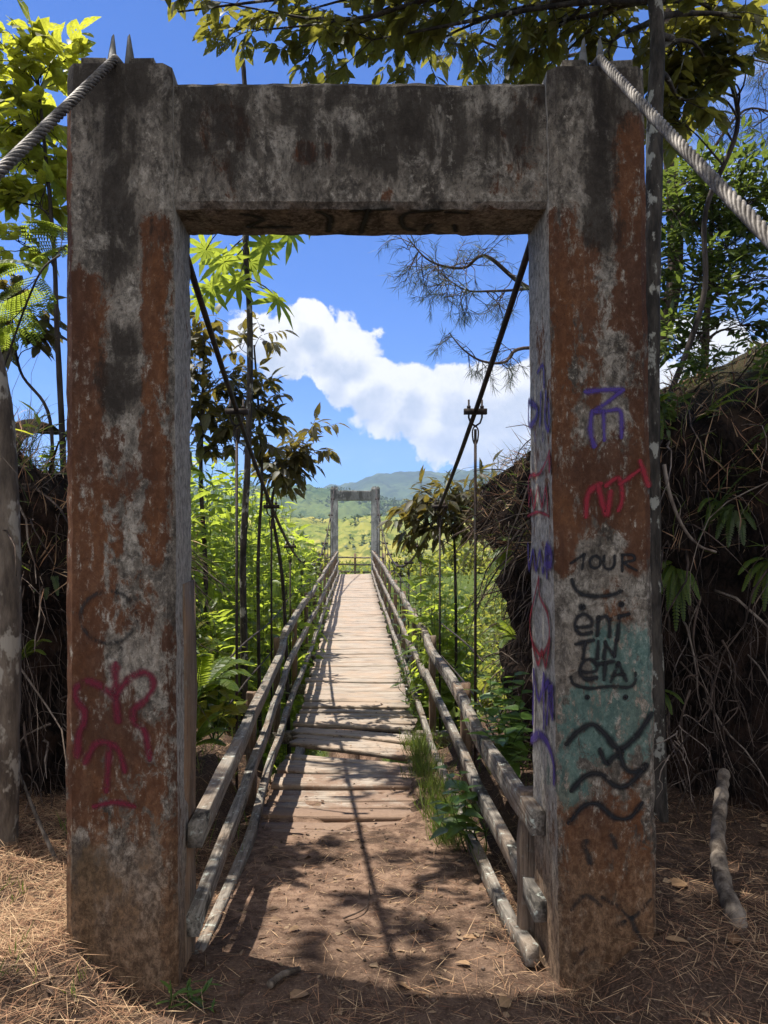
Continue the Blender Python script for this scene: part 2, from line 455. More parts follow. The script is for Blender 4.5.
M['root'] = bark_mat('root_bark', (.018, .012, .009), (.115, .08, .06))
M['root_pale'] = bark_mat('pale_root_bark', (.09, .065, .05), (.30, .24, .19))
M['bark_pale'] = bark_mat('lichened_pale_bark', (.055, .042, .032), (.17, .135, .10), (.29, .26, .21), .35)
M['bark_dark'] = bark_mat('dark_bark', (.018, .014, .012), (.07, .055, .045))
M['bark_lichen'] = bark_mat('dark_bark_with_lichen', (.02, .017, .014), (.075, .062, .05), (.27, .26, .22), .24, 1.6)
M['bark_twig'] = bark_mat('twig_bark', (.05, .035, .025), (.14, .10, .075))
M['log'] = bark_mat('dead_log_bark', (.04, .03, .023), (.22, .18, .14))
M['needle'] = (lambda n: n.done(n.pbr(n.ramp(n.attr('rnd'), [(0, (.12, .055, .032)), (.5, (.28, .155, .085)), (1, (.47, .33, .19))]), .8, .2)))(NT('dry_pine_needle'))
M['dry_leaf'] = leaf_mat('dry_leaf', [(.16, .08, .035), (.30, .19, .10), (.24, .14, .075)], (.15, .08, .03), .7, False, .2)
M['olive_leaf'] = leaf_mat('olive_canopy_leaf', [(.040, .040, .010), (.062, .054, .013), (.080, .060, .014), (.060, .070, .016)], (.30, .28, .04), .5, True, .52)
M['dark_leaf'] = leaf_mat('bronze_leaf', [(.030, .026, .011), (.052, .043, .015), (.060, .075, .018)], (.26, .20, .035), .5, True, .45)
M['yellow_leaf'] = leaf_mat('yellow_green_leaf', [(.085, .085, .012), (.13, .12, .016), (.085, .12, .02)], (.62, .64, .06), .4, True, .55, brown=(.07, .06, .012))
M['bush_leaf'] = leaf_mat('fresh_green_leaf', [(.048, .085, .014), (.075, .12, .02), (.13, .17, .028)], (.55, .66, .07), .38, False, .56)
M['cecropia_leaf'] = leaf_mat('palmate_leaf', [(.06, .10, .018), (.085, .13, .022)], (.48, .56, .06), .42, False, .5)
M['small_leaf'] = leaf_mat('small_dark_green_leaf', [(.025, .042, .010), (.045, .068, .016), (.07, .095, .025)], (.24, .32, .05), .35, False, .35)
M['weed_leaf'] = leaf_mat('weed_leaf', [(.040, .085, .020), (.065, .12, .025), (.09, .15, .035)], (.28, .42, .05), .35, False, .38)
M['fern_leaf'] = leaf_mat('fern_pinna', [(.05, .09, .014), (.08, .125, .02), (.10, .13, .02)], (.46, .56, .06), .45, False, .5)
M['pine_needle'] = leaf_mat('pine_tuft', [(.05, .075, .035), (.08, .10, .045)], (.12, .15, .05), .5, False, .3)
M['far_leaf'] = leaf_mat('far_bush_leaf', [(.05, .085, .016), (.08, .115, .02), (.17, .18, .035)], (.55, .56, .08), .5, False, .45)
M['grass'] = leaf_mat('grass_blade', [(.05, .095, .016), (.09, .135, .025), (.16, .15, .05)], (.22, .30, .035), .5, False, .4)
M['wood_leaf'] = leaf_mat('woodland_leaf', [(.030, .055, .014), (.05, .08, .02), (.07, .09, .025)], (.10, .15, .03), .6, False, .25)
M['litter'] = leaf_mat('broken_dead_leaf', [(.035, .018, .011), (.09, .05, .028), (.17, .105, .06), (.27, .19, .115)], (.06, .03, .012), .8, False, .15)
# ================================================================ terrain
DECK = [(2.0, -.02), (2.7, -.05), (3.5, -.17), (4.2, -.25), (5, -.335), (6, -.41), (7, -.45), (9, -.48), (12, -.49), (16, -.48), (20, -.45), (26, -.38), (31.8, -.30), (40, -.3)]
def deck_z(y): return interp(DECK, y)
BIGN = lambda x, y: fbm(x * .03, y * .03, 5.0)
def ground_z(x, y):
    ax = abs(x)
    n1 = fbm(x * 1.3, y * 1.3, 1.0); n2 = fbm(x * 5, y * 5, 2.0)
    # near shelf
    near = deck_z(y) if y < 7 else deck_z(7)
    side = ss(.66 + .10 * ss(2.9, 3.4, y), 1.08, ax)
    zs = .10 + .05 * n1 if y < 4 else lerp(.10, -.15, ss(4, 6.5, y)) + .08 * n1
    zs += .10 * ss(2.3, 2.6, y) * ss(3.2, 2.8, y) * ss(1.5, 1.0, ax) * ss(.7, 1.0, ax) * .5
    z = lerp(near + .012 * n1 + .006 * n2, zs, side)
    if ax < .8:
        cover = lerp(.03, -.10, ss(4.3, 7.0, y + 1.1 * n1 + .5 * n2 - .8 * ss(.2, .5, x)))
        if x > .2: cover = max(cover, lerp(-.10, .03, ss(.26, .60, x + .16 * n1 + .10 * n2)) - .13 * ss(7.6, 9.6, y))
        z = lerp(near + cover + .018 * n1 + .008 * n2, z, side)
    z += .012 * n2 * side
    if ax < 1.0: z -= .55 * ss(6.2, 7.0, y) * ss(1.0, .8, ax) * (1 if x < .25 else ss(8.6, 9.6, y))
    # the ravine below the bridge, then the far bank
    cut = ss(6.9 + .4 * n1, 11.5, y) * ss(32.0, 26.0, y)
    z = lerp(z, -6.5 + .8 * n1, cut)
    if y > 24: z = lerp(z, -.5 + .15 * n1, ss(27, 32, y))
    # beyond: falls away into the valley
    z = lerp(z, -26 + 5 * BIGN(x, y), ss(38, 150, y))
    if ax > 4: z += (2.2 + .4 * n1) * ss(4, 7, ax) * ss(1.5, 5, y) * ss(9, 6.5, y)
    return z

def axis(dense, step, lo, hi, g):
    a = list(np.arange(dense[0], dense[1] + 1e-6, step))
    s = step; x = a[-1]
    while x < hi: s *= g; x += s; a.append(min(x, hi))
    s = step; x = a[0]; pre = []
    while x > lo: s *= g; x -= s; pre.append(max(x, lo))
    return pre[::-1] + a

def grid_mesh(name, P, nx, ny, mat, smooth=True):
    i = np.arange(nx - 1)[None, :] + np.arange(ny - 1)[:, None] * nx
    li = np.stack([i, i + 1, i + 1 + nx, i + nx], -1).ravel().astype(np.int32)
    return raw_mesh(name, P, li, np.full((nx - 1) * (ny - 1), 4, np.int32), mat, None, smooth)

xs = axis((-2.6, 2.8), .05, -3400, 3400, 1.16); ys = axis((1.9, 7.8), .05, -8, 3450, 1.10)
G = grid_mesh('ground', np.array([(x, y, ground_z(x, y)) for y in ys for x in xs]), len(xs), len(ys), M['ground'])
kind(G, 'structure')

def hills(name, y0, y1, ny, ridge, zlow, rough, mat, nx=420, umax=.62, seed=0.0, lump=.0, lsc=1.0):
    P = []
    for j in range(ny):
        t = j / (ny - 1)
        for i in range(nx):
            u = -umax + 2 * umax * i / (nx - 1)
            tt = min(1.0, t / .8); y = y0 + (y1 - y0) * t; x = u * y * 1.0
            top = EYE + ridge(VX + u * F) / F * (y0 + (y1 - y0) * .8)
            prof = ss(0, 1, tt) if t <= .8 else 1 - ss(.8, 1.0, t) * .7
            z = zlow + (top - zlow) * prof
            s = 1 / rough
            z += rough * .13 * mnoise.fractal(Vector((x * s, y * s * .8, seed)), .8, 2.1, 6) * ss(0, .15, t) * ss(1.0, .55, tt) 
            z -= rough * .09 * abs(mnoise.fractal(Vector((x * s * 1.7, y * s * .5, seed + 9)), .9, 2.1, 3)) * ss(1.05, .8, tt)
            if lump: z += lump * max(0, mnoise.noise(Vector((x * lsc, y * lsc, seed)))) + lump * .6 * mnoise.noise(Vector((x * lsc * 2.3, y * lsc * 2.3, seed)))
            P.append((x, y, z))
    HP.append(P); return kind(grid_mesh(name, np.array(P), nx, ny, mat), 'structure')

HP = []
rA = lambda p: 6 + 10 * mnoise.noise(Vector((p * .012, 3.1, 0))) + 3 * mnoise.noise(Vector((p * .05, 1.1, 0))) + 8 * ss(420, 560, p)
rB = lambda p: interp([(0, 45), (200, 37), (285, 40), (335, 37), (365, 28), (410, 22), (470, 24), (560, 32), (800, 44)], p) + 1.5 * mnoise.noise(Vector((p * .07, 7, 0)))
rC = lambda p: interp([(-200, 60), (100, 50), (220, 30), (300, 34), (340, 40), (352, 44), (372, 50), (400, 54), (440, 53), (480, 56), (520, 52), (700, 62), (1000, 40)], p) + 1.2 * mnoise.noise(Vector((p * .08, 2, 0)))
hills('hills', 120, 420, 130, rA, -30, 42, hill_mat('near_hill', (.27, .235, .06), (.15, .17, .04), (.055, .085, .020), .022, .16), seed=1.0, lump=2.2, lsc=.16)
hills('hills', 480, 1150, 130, rB, -32, 150, hill_mat('wooded_hill', (.05, .082, .026), (.10, .128, .04), (.020, .042, .015), .008, .06), seed=4.0, lump=6.0, lsc=.06)
hills('hills', 1300, 2700, 130, rC, -30, 420, hill_mat('mountain', (.022, .045, .020), (.06, .09, .036), (.010, .024, .011), .0032, .022), seed=8.0, lump=12.0, lsc=.02)

# ================================================================ earth banks
def bank(name, path, tops, seed, label_roots, rootspec, sign):
    NP, NH = 120, 44
    # resample path with smoothing
    pts = [Vector((*p, 0)) for p in path]
    seg = []
    for i in range(len(pts) - 1):
        p0, p1, p2, p3 = pts[max(i-1, 0)], pts[i], pts[i+1], pts[min(i+2, len(pts)-1)]
        for k in range(24):
            t = k / 24
            seg.append(.5 * ((2*p1) + (p2-p0)*t + (2*p0-5*p1+4*p2-p3)*t*t + (3*p1-p0-3*p2+p3)*t**3))
    seg.append(pts[-1]); n = len(seg)
    cum = [0]
    for a, b in zip(seg, seg[1:]): cum.append(cum[-1] + (b - a).length)
    rows, nrm = [], []
    P = []
    p_end = lambda q: not (q.x > 0 and q.y > 4.8)
    for i in range(n):
        t = (seg[min(i+1, n-1)] - seg[max(i-1, 0)]).normalized()
        out = Vector((t.y, -t.x, 0)) * sign
        nrm.append(out)
        top = interp(tops, cum[i] / cum[-1])
        for j in range(NH):
            h = j / (NH - 12)
            if h <= 1:
                z = -1.6 + (top + 1.6) * h
                off = (-.16 if p_end(seg[i]) else -.05) * math.sin(max(0, min(1, (h - .35) / .45)) * math.pi) + .16 * ss(.72, .9, h) - .16 * ss(.93, 1.0, h) + .25 * ss(.45, .1, h)
            else:
                e = (j - (NH - 12)) / 11
                off = -.16 - 3.2 * e ** 1.5; z = top + .12 * math.sin(e * 2.2) + .5 * e
            p = seg[i] + out * off
            w = .24 * fbm(p.x * .9 + seed, p.y * .9, z * .9) + .15 * fbm(p.x * 3.1, p.y * 3.1 + seed, z * 3.1) + .035 * fbm(p.x * 9, p.y * 9, z * 9 + seed)
            p = p + out * (w if h <= 1 else w * .3) + Vector((0, 0, w * (.3 if h <= 1 else .8)))
            P.append((p.x, p.y, z + .25 * w))
    o = grid_mesh(name, np.array(P), NH, n, M['bank']); kind(o, 'structure')
    return P, n, NH, nrm
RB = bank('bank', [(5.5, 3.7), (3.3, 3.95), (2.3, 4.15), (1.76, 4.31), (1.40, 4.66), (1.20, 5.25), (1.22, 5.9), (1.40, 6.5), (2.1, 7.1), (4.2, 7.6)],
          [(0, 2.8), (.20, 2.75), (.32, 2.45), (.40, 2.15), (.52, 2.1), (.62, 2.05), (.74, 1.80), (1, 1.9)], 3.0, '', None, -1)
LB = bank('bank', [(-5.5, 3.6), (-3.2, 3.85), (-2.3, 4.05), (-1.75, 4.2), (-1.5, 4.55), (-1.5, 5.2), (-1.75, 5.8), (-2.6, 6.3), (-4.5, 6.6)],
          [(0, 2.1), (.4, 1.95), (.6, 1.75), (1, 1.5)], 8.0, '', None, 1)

def roots(name, B, n_r, lab, seed, mats, lo=.1, hi=1.14, gap=None):
    """a tangle of thin dead roots and fronds hanging over the face of a bank"""
    random.seed(seed); P, n, NH, nrm = B
    a, b = MB(), MB()
    face_rows = NH - 12
    for q in range(n_r):
        i = random.randrange(4, n - 4); j = int(face_rows * random.uniform(lo, hi))
        p = Vector(P[i * NH + j]); out = nrm[i]
        cl_ = fbm(p.x * 1.7 + seed, p.y * 1.7, p.z * 1.7)
        if cl_ < random.uniform(-.45, .12): continue
        if p.x > 0 and p.y > 4.9 and out.x < 0 and random.random() < .15: continue
        L = (.6 if p.x > 0 and p.y > 4.8 else 1.0) * random.uniform(.10, .75) * (1 if random.random() < .8 else 1.6)
        d = (out * random.uniform(.15, 1.0) + rv(.9) + Vector((0, 0, random.uniform(-.5, .5)))).normalized()
        pts = [p - out * .05]; k = 6
        for s in range(k):
            d = (d + rv(.42) + Vector((0, 0, -.34)) + out * (.06 if s > 2 else .12)).normalized()
            pts.append(pts[-1] + d * L / k)
        r0 = random.choice([.0012, .0018, .0018, .0028, .004, .0075]) * random.uniform(.7, 1.3)
        (b if random.random() < .22 else a).tube(pts, [r0 * (1 - .12 * s) for s in range(k + 1)], 3, False)
    o = a.build(name, mats[0], None, True); kind(o, 'stuff'); tag(o, lab[0], lab[2])
    o2 = b.build(name, mats[1], None, True); kind(o2, 'stuff'); tag(o2, lab[1], lab[2])
roots('root_tangle', RB, 9500, ('brown tangle of dead roots hanging over the bank beside the pillar with black lettering', 'sparse pale roots sticking out of the bank beside the pillar with black lettering', 'roots'), 21, (M['root'], M['root_pale']))
roots('root_tangle', LB, 4200, ('brown tangle of dead roots on the bank beside the pillar with the red flower', 'sparse pale roots sticking out of the bank beside the pillar with the red flower', 'roots'), 22, (M['root'], M['root_pale']))
# ================================================================ gateway
def pillar(cb, ct, z0, z1, y_n=70, ch=.028, amp=.004, seed=0.0):
    """corner lists (x, y) front-left, front-right, back-right, back-left at z0 and z1"""
    mb = MB(); sub = 7
    def ring(t):
        c = [Vector((lerp(a[0], b[0], t), lerp(a[1], b[1], t))) for a, b in zip(cb, ct)]
        out = []
        for i in range(4):
            p, q = c[i], c[(i + 1) % 4]; d = (q - p).normalized()
            a, b = p + d * ch, q - d * ch
            for k in range(sub): out.append(a.lerp(b, k / (sub - 1)))
        return out
    m = sub * 4
    for j in range(y_n + 1):
        t = j / y_n; z = z0 + (z1 - z0) * t
        tt = t
        for k, p in enumerate(ring(tt)):
            edge = k % sub in (0, sub - 1)
            w = amp * fbm(p.x * 6 + seed, p.y * 6, z * 5) + (amp * 1.3 * fbm(p.x * 20, p.y * 20 + seed, z * 16) if edge else 0)
            cx = sum(q[0] for q in cb) / 4; cy = sum(q[1] for q in cb) / 4
            d = Vector((p.x - cx, p.y - cy)).normalized()
            sh = 0
            if j == y_n: sh = -.004
            mb.v.append((p.x + d.x * (w + sh), p.y + d.y * (w + sh), z))
    for j in range(y_n):
        for k in range(m):
            a = j * m + k; b = j * m + (k + 1) % m
            mb.face([a, b, b + m, a + m])
    mb.face([y_n * m + k for k in range(m)]); mb.face([k for k in range(m)][::-1])
    return mb

def beam(x0, x1, y0, y1, z0, z1, n=60, ch=.02, amp=.004, seed=0.0):
    mb = MB(); sub = 5
    prof = []
    c = [Vector((y0, z0)), Vector((y1, z0)), Vector((y1, z1)), Vector((y0, z1))]
    for i in range(4):
        p, q = c[i], c[(i + 1) % 4]; d = (q - p).normalized()
        for k in range(sub): prof.append((p + d * ch).lerp(q - d * ch, k / (sub - 1)))
    m = len(prof); cy, cz = (y0 + y1) / 2, (z0 + z1) / 2
    for j in range(n + 1):
        x = lerp(x0, x1, j / n)
        for k, p in enumerate(prof):
            edge = k % sub in (0, sub - 1)
            w = amp * fbm(x * 6, p.x * 6 + seed, p.y * 6) + (amp * 1.4 * fbm(x * 18, p.x * 20, p.y * 20 + seed) if edge else 0)
            d = Vector((p.x - cy, p.y - cz)).normalized()
            mb.v.append((x, p.x + d.x * w, p.y + d.y * w))
    for j in range(n):
        for k in range(m):
            a = j * m + k; b = j * m + (k + 1) % m
            mb.face([a, a + m, b + m, b])
    mb.face(list(range(m))); mb.face([n * m + k for k in range(m)][::-1])
    return mb

YF, YB = 2.69, 3.05
GX = .012
gate = thing('concrete_gateway', 'tall graffiti covered concrete gateway with rust orange paint at the near end of the footbridge', 'gateway', (.02, (YF + YB) / 2, 0))
ZT = 3.222
pl_cb = [(-1.018, YF), (-.618, YF), (-.638, YB), (-1.018, YB)]; pl_ct = [(-1.016, YF), (-.643, YF), (-.650, YB), (-1.016, YB)]
pr_cb = [(.730, YF), (1.076, YF), (1.066, YB), (.708, YB)]; pr_ct = [(.676, YF), (1.018, YF), (1.016, YB), (.676, YB)]
PL = pillar(pl_cb, pl_ct, -.45, ZT, seed=1).build('pillar', M['concrete'], gate, True); PL['label'] = 'pillar with a dark red flower drawing'
PR = pillar(pr_cb, pr_ct, -.45, ZT - .01, seed=5).build('pillar', M['concrete'], gate, True); PR['label'] = 'pillar with black lettering and wavy lines'
ZL0, ZL1 = 2.737, 3.185
LT = beam(-.70, .73, YF + .045, YB - .03, ZL0, ZL1, seed=3).build('lintel', M['concrete'], gate, True)
for o in (PL, PR, LT):
    m = o.modifiers.new('edge', 'EDGE_SPLIT'); m.split_angle = math.radians(38)

def saddle(parent, cx, y0, y1, zt, mat_b, mat_s, spikes=True):
    for s in (-1, 1):
        mb = MB(); mb.bar([(cx + s * .085, y0 + .05, zt + .022), (cx + s * .085, y1 - .05, zt + .022)], .085, .055, jit=.004)
        mb.build('saddle_block', mat_b, parent)
        if spikes:
            mb = MB(); x = cx + s * .035 - .004; y = y0 + .10
            w = .030
            p = [(x - w, y, zt - .02), (x + w, y, zt - .02), (x + w, y + .010, zt - .02), (x - w, y + .010, zt - .02),
                 (x - s * .006 - .004, y, zt + .155), (x - s * .006 + .003, y, zt + .165), (x - s * .006 + .003, y + .010, zt + .165), (x - s * .006 - .004, y + .010, zt + .155)]
            mb.hexa(p); mb.build('spike', M['galv'], parent)
CLX, CRX = -.845, .862
saddle(gate, CLX, YF, YB, ZT, M['concrete'], M['galv']); saddle(gate, CRX, YF, YB, ZT - .01, M['concrete'], M['galv'])

# ---- graffiti: thin strokes of spray paint on the plaster
def smooth(pts, step=.012, closed=False):
    p = [Vector(q) for q in pts]; out = []
    for i in range(len(p) - 1):
        p0, p1, p2, p3 = p[max(i-1, 0)], p[i], p[i+1], p[min(i+2, len(p)-1)]
        k = max(2, int((p2 - p1).length / step))
        for s in range(k):
            t = s / k
            out.append(.5 * ((2*p1) + (p2-p0)*t + (2*p0-5*p1+4*p2-p3)*t*t + (3*p1-p0-3*p2+p3)*t**3))
    out.append(p[-1]); return out
LAYER = [0.003]
def stroke(mb, pts, w, nrm, sharp=False):
    P = [Vector(p) for p in pts]
    P = smooth([P[0] + (P[0] - P[1]).normalized() * w * .4] + P[1:-1] + [P[-1] + (P[-1] - P[-2]).normalized() * w * .4], .004)
    nrm = Vector(nrm).normalized(); n = len(P); b = len(mb.v)
    cum = [0]
    for a_, b_ in zip(P, P[1:]): cum.append(cum[-1] + (b_ - a_).length)
    for i in range(n):
        d = (P[min(i+1, n-1)] - P[max(i-1, 0)]).normalized(); s = nrm.cross(d).normalized()
        q_ = min(1.0, min(cum[i], cum[-1] - cum[i]) / (w * .5) + .08)
        ww = w * 1.28 * math.sqrt(1 - (1 - q_) ** 2) * (1 + .35 * fbm(P[i].x * 24, P[i].z * 24, 4.0)) / 2
        LAYER[0] += 5e-7
        q = P[i] + nrm * LAYER[0]
        mb.v.append(tuple(q - s * ww)); mb.v.append(tuple(q + s * ww))
    for i in range(n - 1):
        a = b + 2 * i; mb.face([a, a + 1, a + 3, a + 2], 0, [(0, 0), (0, 1), (1, 1), (1, 0)])
def circle(cx, cy, rx, ry, a0=0, a1=360, n=14):
    return [(cx + rx * math.cos(math.radians(a0 + (a1 - a0) * i / n)), cy + ry * math.sin(math.radians(a0 + (a1 - a0) * i / n))) for i in range(n + 1)]
def front(pts): return [W(x, y, YF) for x, y in pts]
def inner(pts):
    out = []
    for x, y in pts:
        Y = 2.85
        for _ in range(12):
            z = EYE + (VY - y) / F * Y; t = (z + .45) / (ZT + .45); s = (Y - YF) / (YB - YF)
            X = lerp(lerp(pr_cb[0][0], pr_ct[0][0], t), lerp(pr_cb[3][0], pr_ct[3][0], t), s)
            Y = lerp(Y, X * F / max(20, x - VX), .8)
        Y = min(max(Y, YF + .035), YB - .01)
        z = EYE + (VY - y) / F * Y; t = (z + .45) / (ZT + .45); s = (Y - YF) / (YB - YF)
        X = lerp(lerp(pr_cb[0][0], pr_ct[0][0], t), lerp(pr_cb[3][0], pr_ct[3][0], t), s)
        out.append(Vector((X - .004, Y, z)))
    return out
def under(pts):
    out = []
    for x, y in pts:
        Y = (ZL0 - EYE) * F / (VY - y); Y = min(max(Y, YF + .05), YB - .05); out.append(Vector(((x - VX) / F * Y, Y, ZL0)))
    return out
k = YF / F
def paint(parent, mat, strokes, plane='front', label=None):
    """every mark that stands by itself is a graffiti object of its own: a list inside STROKES is one mark"""
    nr = {'front': (0, -1, 0), 'inner': (-1, .04, 0), 'under': (0, 0, -1)}[plane]
    fn = {'front': front, 'inner': inner, 'under': under}[plane]
    for mark in strokes:
        mb = MB(); lab, sts = (mark[0], mark[1:]) if isinstance(mark[0], str) else (label, mark)
        for pts, w in sts: stroke(mb, fn(pts), w * k * (2.3 if plane == 'inner' else 1.0), nr)
        o = mb.build('graffiti', mat, parent)
        if lab: o['label'] = lab
# pillar with lettering
T = 5.5
e1 = [(577, 627), (590, 626), (591, 619), (584, 614), (577, 618), (575, 627), (581, 634), (591, 632)]
e2 = [(x + 5, y + 45) for x, y in e1]
paint(PR, M['black_paint'], [
    ['black word TOUR', ([(571, 563), (584, 554)], 4), ([(584, 555), (582, 569)], 4), (circle(595, 562, 5.5, 6), 4), ([(604, 556), (604, 566), (609, 569), (614, 565), (614, 556)], 4), ([(622, 571), (622, 555)], 4), ([(622, 555), (632, 555), (634, 560), (624, 563), (636, 570)], 4)],
    ['black curved stroke under the word TOUR', ([(572, 580), (577, 591), (591, 596), (610, 595), (621, 591)], 5.5)], ['black dot', (circle(582, 607, 1.6, 1.8), 5)], ['black dot', (circle(621, 604, 1.4, 1.6), 4.5)],
    ['black letters ENT', (e1, T), ([(597, 635), (598, 617)], T), ([(598, 620), (605, 616), (609, 622), (609, 636)], T), ([(611, 619), (628, 614)], T), ([(619, 616), (617, 640)], T)],
    ['black letters TIN', ([(576, 644), (593, 640)], T), ([(585, 643), (583, 658)], T), ([(598, 642), (597, 658)], T), ([(604, 658), (605, 642)], T), ([(605, 643), (614, 656)], T), ([(614, 656), (616, 640)], T)],
    ['black letters ETA', (e2, T), ([(597, 664), (613, 661)], T), ([(605, 663), (604, 679)], T), ([(611, 681), (618, 663)], T), ([(618, 663), (626, 680)], T), ([(613, 675), (624, 674)], 4)],
    ['black bracket under the letters', ([(571, 677), (574, 684), (590, 688), (610, 686), (628, 687), (635, 681), (635, 673)], 4.5)], ['black dot', (circle(587, 697, 1.2, 1.2), 4.2)], ['black dot', (circle(625, 697, 1.2, 1.2), 4.2)],
    ['crossed black waves', ([(567, 743), (578, 731), (592, 724), (604, 733), (618, 748), (634, 738), (651, 714)], 8), ([(600, 750), (606, 763), (613, 757), (621, 752)], 7.5), ([(619, 750), (624, 766), (634, 772), (644, 765)], 7.5)],
    ['black wave', ([(572, 790), (586, 775), (601, 774), (616, 786), (630, 783), (646, 765)], 7.5)], ['lowest black wave', ([(569, 822), (583, 806), (598, 804), (614, 817), (630, 817), (641, 803)], 7)]])
paint(PR, M['faded_black'], [[q] for q in [([(586, 843), (587, 850), (590, 861)], 11), ([(611, 836), (616, 846)], 8), ([(572, 909), (580, 898), (589, 896), (600, 905)], 6), ([(602, 897), (618, 906), (632, 917), (650, 899)], 5), ([(616, 925), (624, 921)], 6), ([(572, 968), (576, 958), (586, 948)], 5), ([(631, 918), (638, 934), (650, 951)], 6)]], label='faded black mark')
paint(PR, M['purple_paint'], [['purple angular mark', ([(586, 392), (604, 390), (622, 390)], 7), ([(620, 392), (606, 403), (592, 413)], 6), ([(592, 412), (590, 430), (594, 446)], 6.5), ([(595, 412), (608, 411), (620, 412), (621, 437)], 6), ([(603, 412), (604, 440)], 5)]])
paint(PR, M['red_paint'], [['red scrawl', ([(586, 516), (588, 494), (600, 484)], 7), ([(598, 486), (606, 514), (610, 492)], 7), ([(606, 486), (618, 478), (622, 498), (618, 510)], 6), ([(620, 484), (642, 468)], 5), ([(640, 462), (648, 485)], 7)]])
paint(PR, M['purple_paint'], [[([(540, 372), (545, 366), (546, 385)], 4)], [([(531, 402), (531, 424), (537, 420), (539, 408), (531, 402)], 4.5)], [([(543, 394), (542, 424)], 4)], [([(548, 394), (547, 420), (553, 429), (556, 402)], 4.5)], [([(537, 434), (537, 440)], 3)], [([(545, 434), (545, 440)], 3)],
    ['purple word', ([(529, 545), (531, 568), (535, 551), (538, 570), (542, 552), (545, 572), (548, 550)], 4), ([(548, 550), (549, 575)], 5), ([(549, 548), (556, 552), (556, 564), (549, 564)], 6)]], 'inner', 'purple tag')
paint(PR, M['red_paint'], [['red scribble', ([(531, 505), (531, 478), (541, 474), (548, 462), (553, 452)], 3), ([(531, 505), (533, 490), (536, 508), (540, 488), (544, 506), (548, 488), (550, 510)], 3.5)], ['red blot', ([(552, 462), (558, 466)], 8)], ['red line', ([(530, 516), (540, 512), (551, 516)], 2.5)],
    ['red outline drawing', ([(541, 578), (536, 600), (532, 620), (534, 640), (543, 655), (551, 640), (550, 615), (542, 596), (541, 580)], 3), ([(535, 645), (540, 664), (544, 652), (548, 666), (552, 640)], 4)]], 'inner')
paint(PR, M['purple_paint'], [['tall purple tag', ([(536, 672), (535, 722)], 5), ([(536, 672), (541, 700), (546, 676)], 5), ([(546, 676), (546, 726)], 5), ([(546, 690), (551, 684), (549, 722)], 5), ([(551, 690), (559, 688), (552, 700), (554, 716), (561, 714), (562, 700)], 5)], ['purple hook', ([(534, 740), (541, 734), (550, 744), (556, 764), (556, 780)], 6.5)]], 'inner')
# pillar with the flower
paint(PL, M['wine_paint'], [['dark red flower', ([(116, 665), (116, 696), (119, 720)], 10), ([(115, 697), (103, 687), (88, 681), (77, 688), (77, 700), (84, 710), (84, 723), (79, 734), (78, 755)], 9), ([(117, 694), (130, 678), (146, 672), (154, 684), (146, 699), (134, 710), (135, 722), (145, 732), (150, 758)], 9)], ['dark red stem under the flower', ([(86, 762), (96, 744), (110, 743), (120, 752), (125, 770)], 8), ([(110, 745), (107, 790)], 8)], ['dark red stroke', ([(95, 806), (115, 802), (134, 806)], 7)]])
paint(PL, M['faded_black'], [['thin black ring', (circle(109, 617, 28, 26, 10, 350), 5)], ['black tick', ([(116, 600), (118, 585)], 4)], ['black tick', ([(121, 648), (122, 664)], 5)]])
paint(LT, M['black_paint'], [[([(243, 213), (262, 218), (250, 226), (290, 226)], 9)], [([(318, 211), (330, 217), (328, 230)], 9)], [([(352, 210), (392, 208)], 8), ([(368, 209), (361, 231)], 11)], [([(440, 209), (405, 213), (404, 226), (414, 229)], 9)], [([(447, 211), (466, 212)], 8)], [([(425, 229), (430, 224)], 10)], [([(456, 230), (454, 224)], 8)]], 'under', 'black letter under the lintel')

# far gateway
YG = 31.9
fg = thing('concrete_gateway', 'small distant grey concrete gateway standing at the far end of the footbridge', 'gateway', (0, YG + .18, -.3))
xl0, xl1, xr0, xr1 = [(q - VX) / F * YG for q in (330.3, 338.3, 371.3, 380.0)]
zt, zb = EYE + (VY - 487.5) / F * YG, -1.2
pillar([(xl0, YG), (xl1, YG), (xl1, YG + .36), (xl0, YG + .36)], [(xl0, YG), (xl1 - .02, YG), (xl1 - .02, YG + .36), (xl0, YG + .36)], zb, zt, 40, seed=7).build('pillar', M['far_concrete'], fg, True)
pillar([(xr0, YG), (xr1, YG), (xr1, YG + .36), (xr0, YG + .36)], [(xr0, YG), (xr1, YG), (xr1, YG + .36), (xr0, YG + .36)], zb, zt, 40, seed=9).build('pillar', M['far_concrete'], fg, True)
beam(xl1 - .05, xr0 + .05, YG + .02, YG + .34, EYE + (VY - 500.5) / F * YG, EYE + (VY - 490.5) / F * YG, 30, seed=2).build('lintel', M['far_concrete'], fg, True)
FLX, FRX = (xl0 + xl1) / 2, (xr0 + xr1) / 2
saddle(fg, FLX, YG, YG + .36, zt, M['far_concrete'], M['galv'], False); saddle(fg, FRX, YG, YG + .36, zt, M['far_concrete'], M['galv'], False)

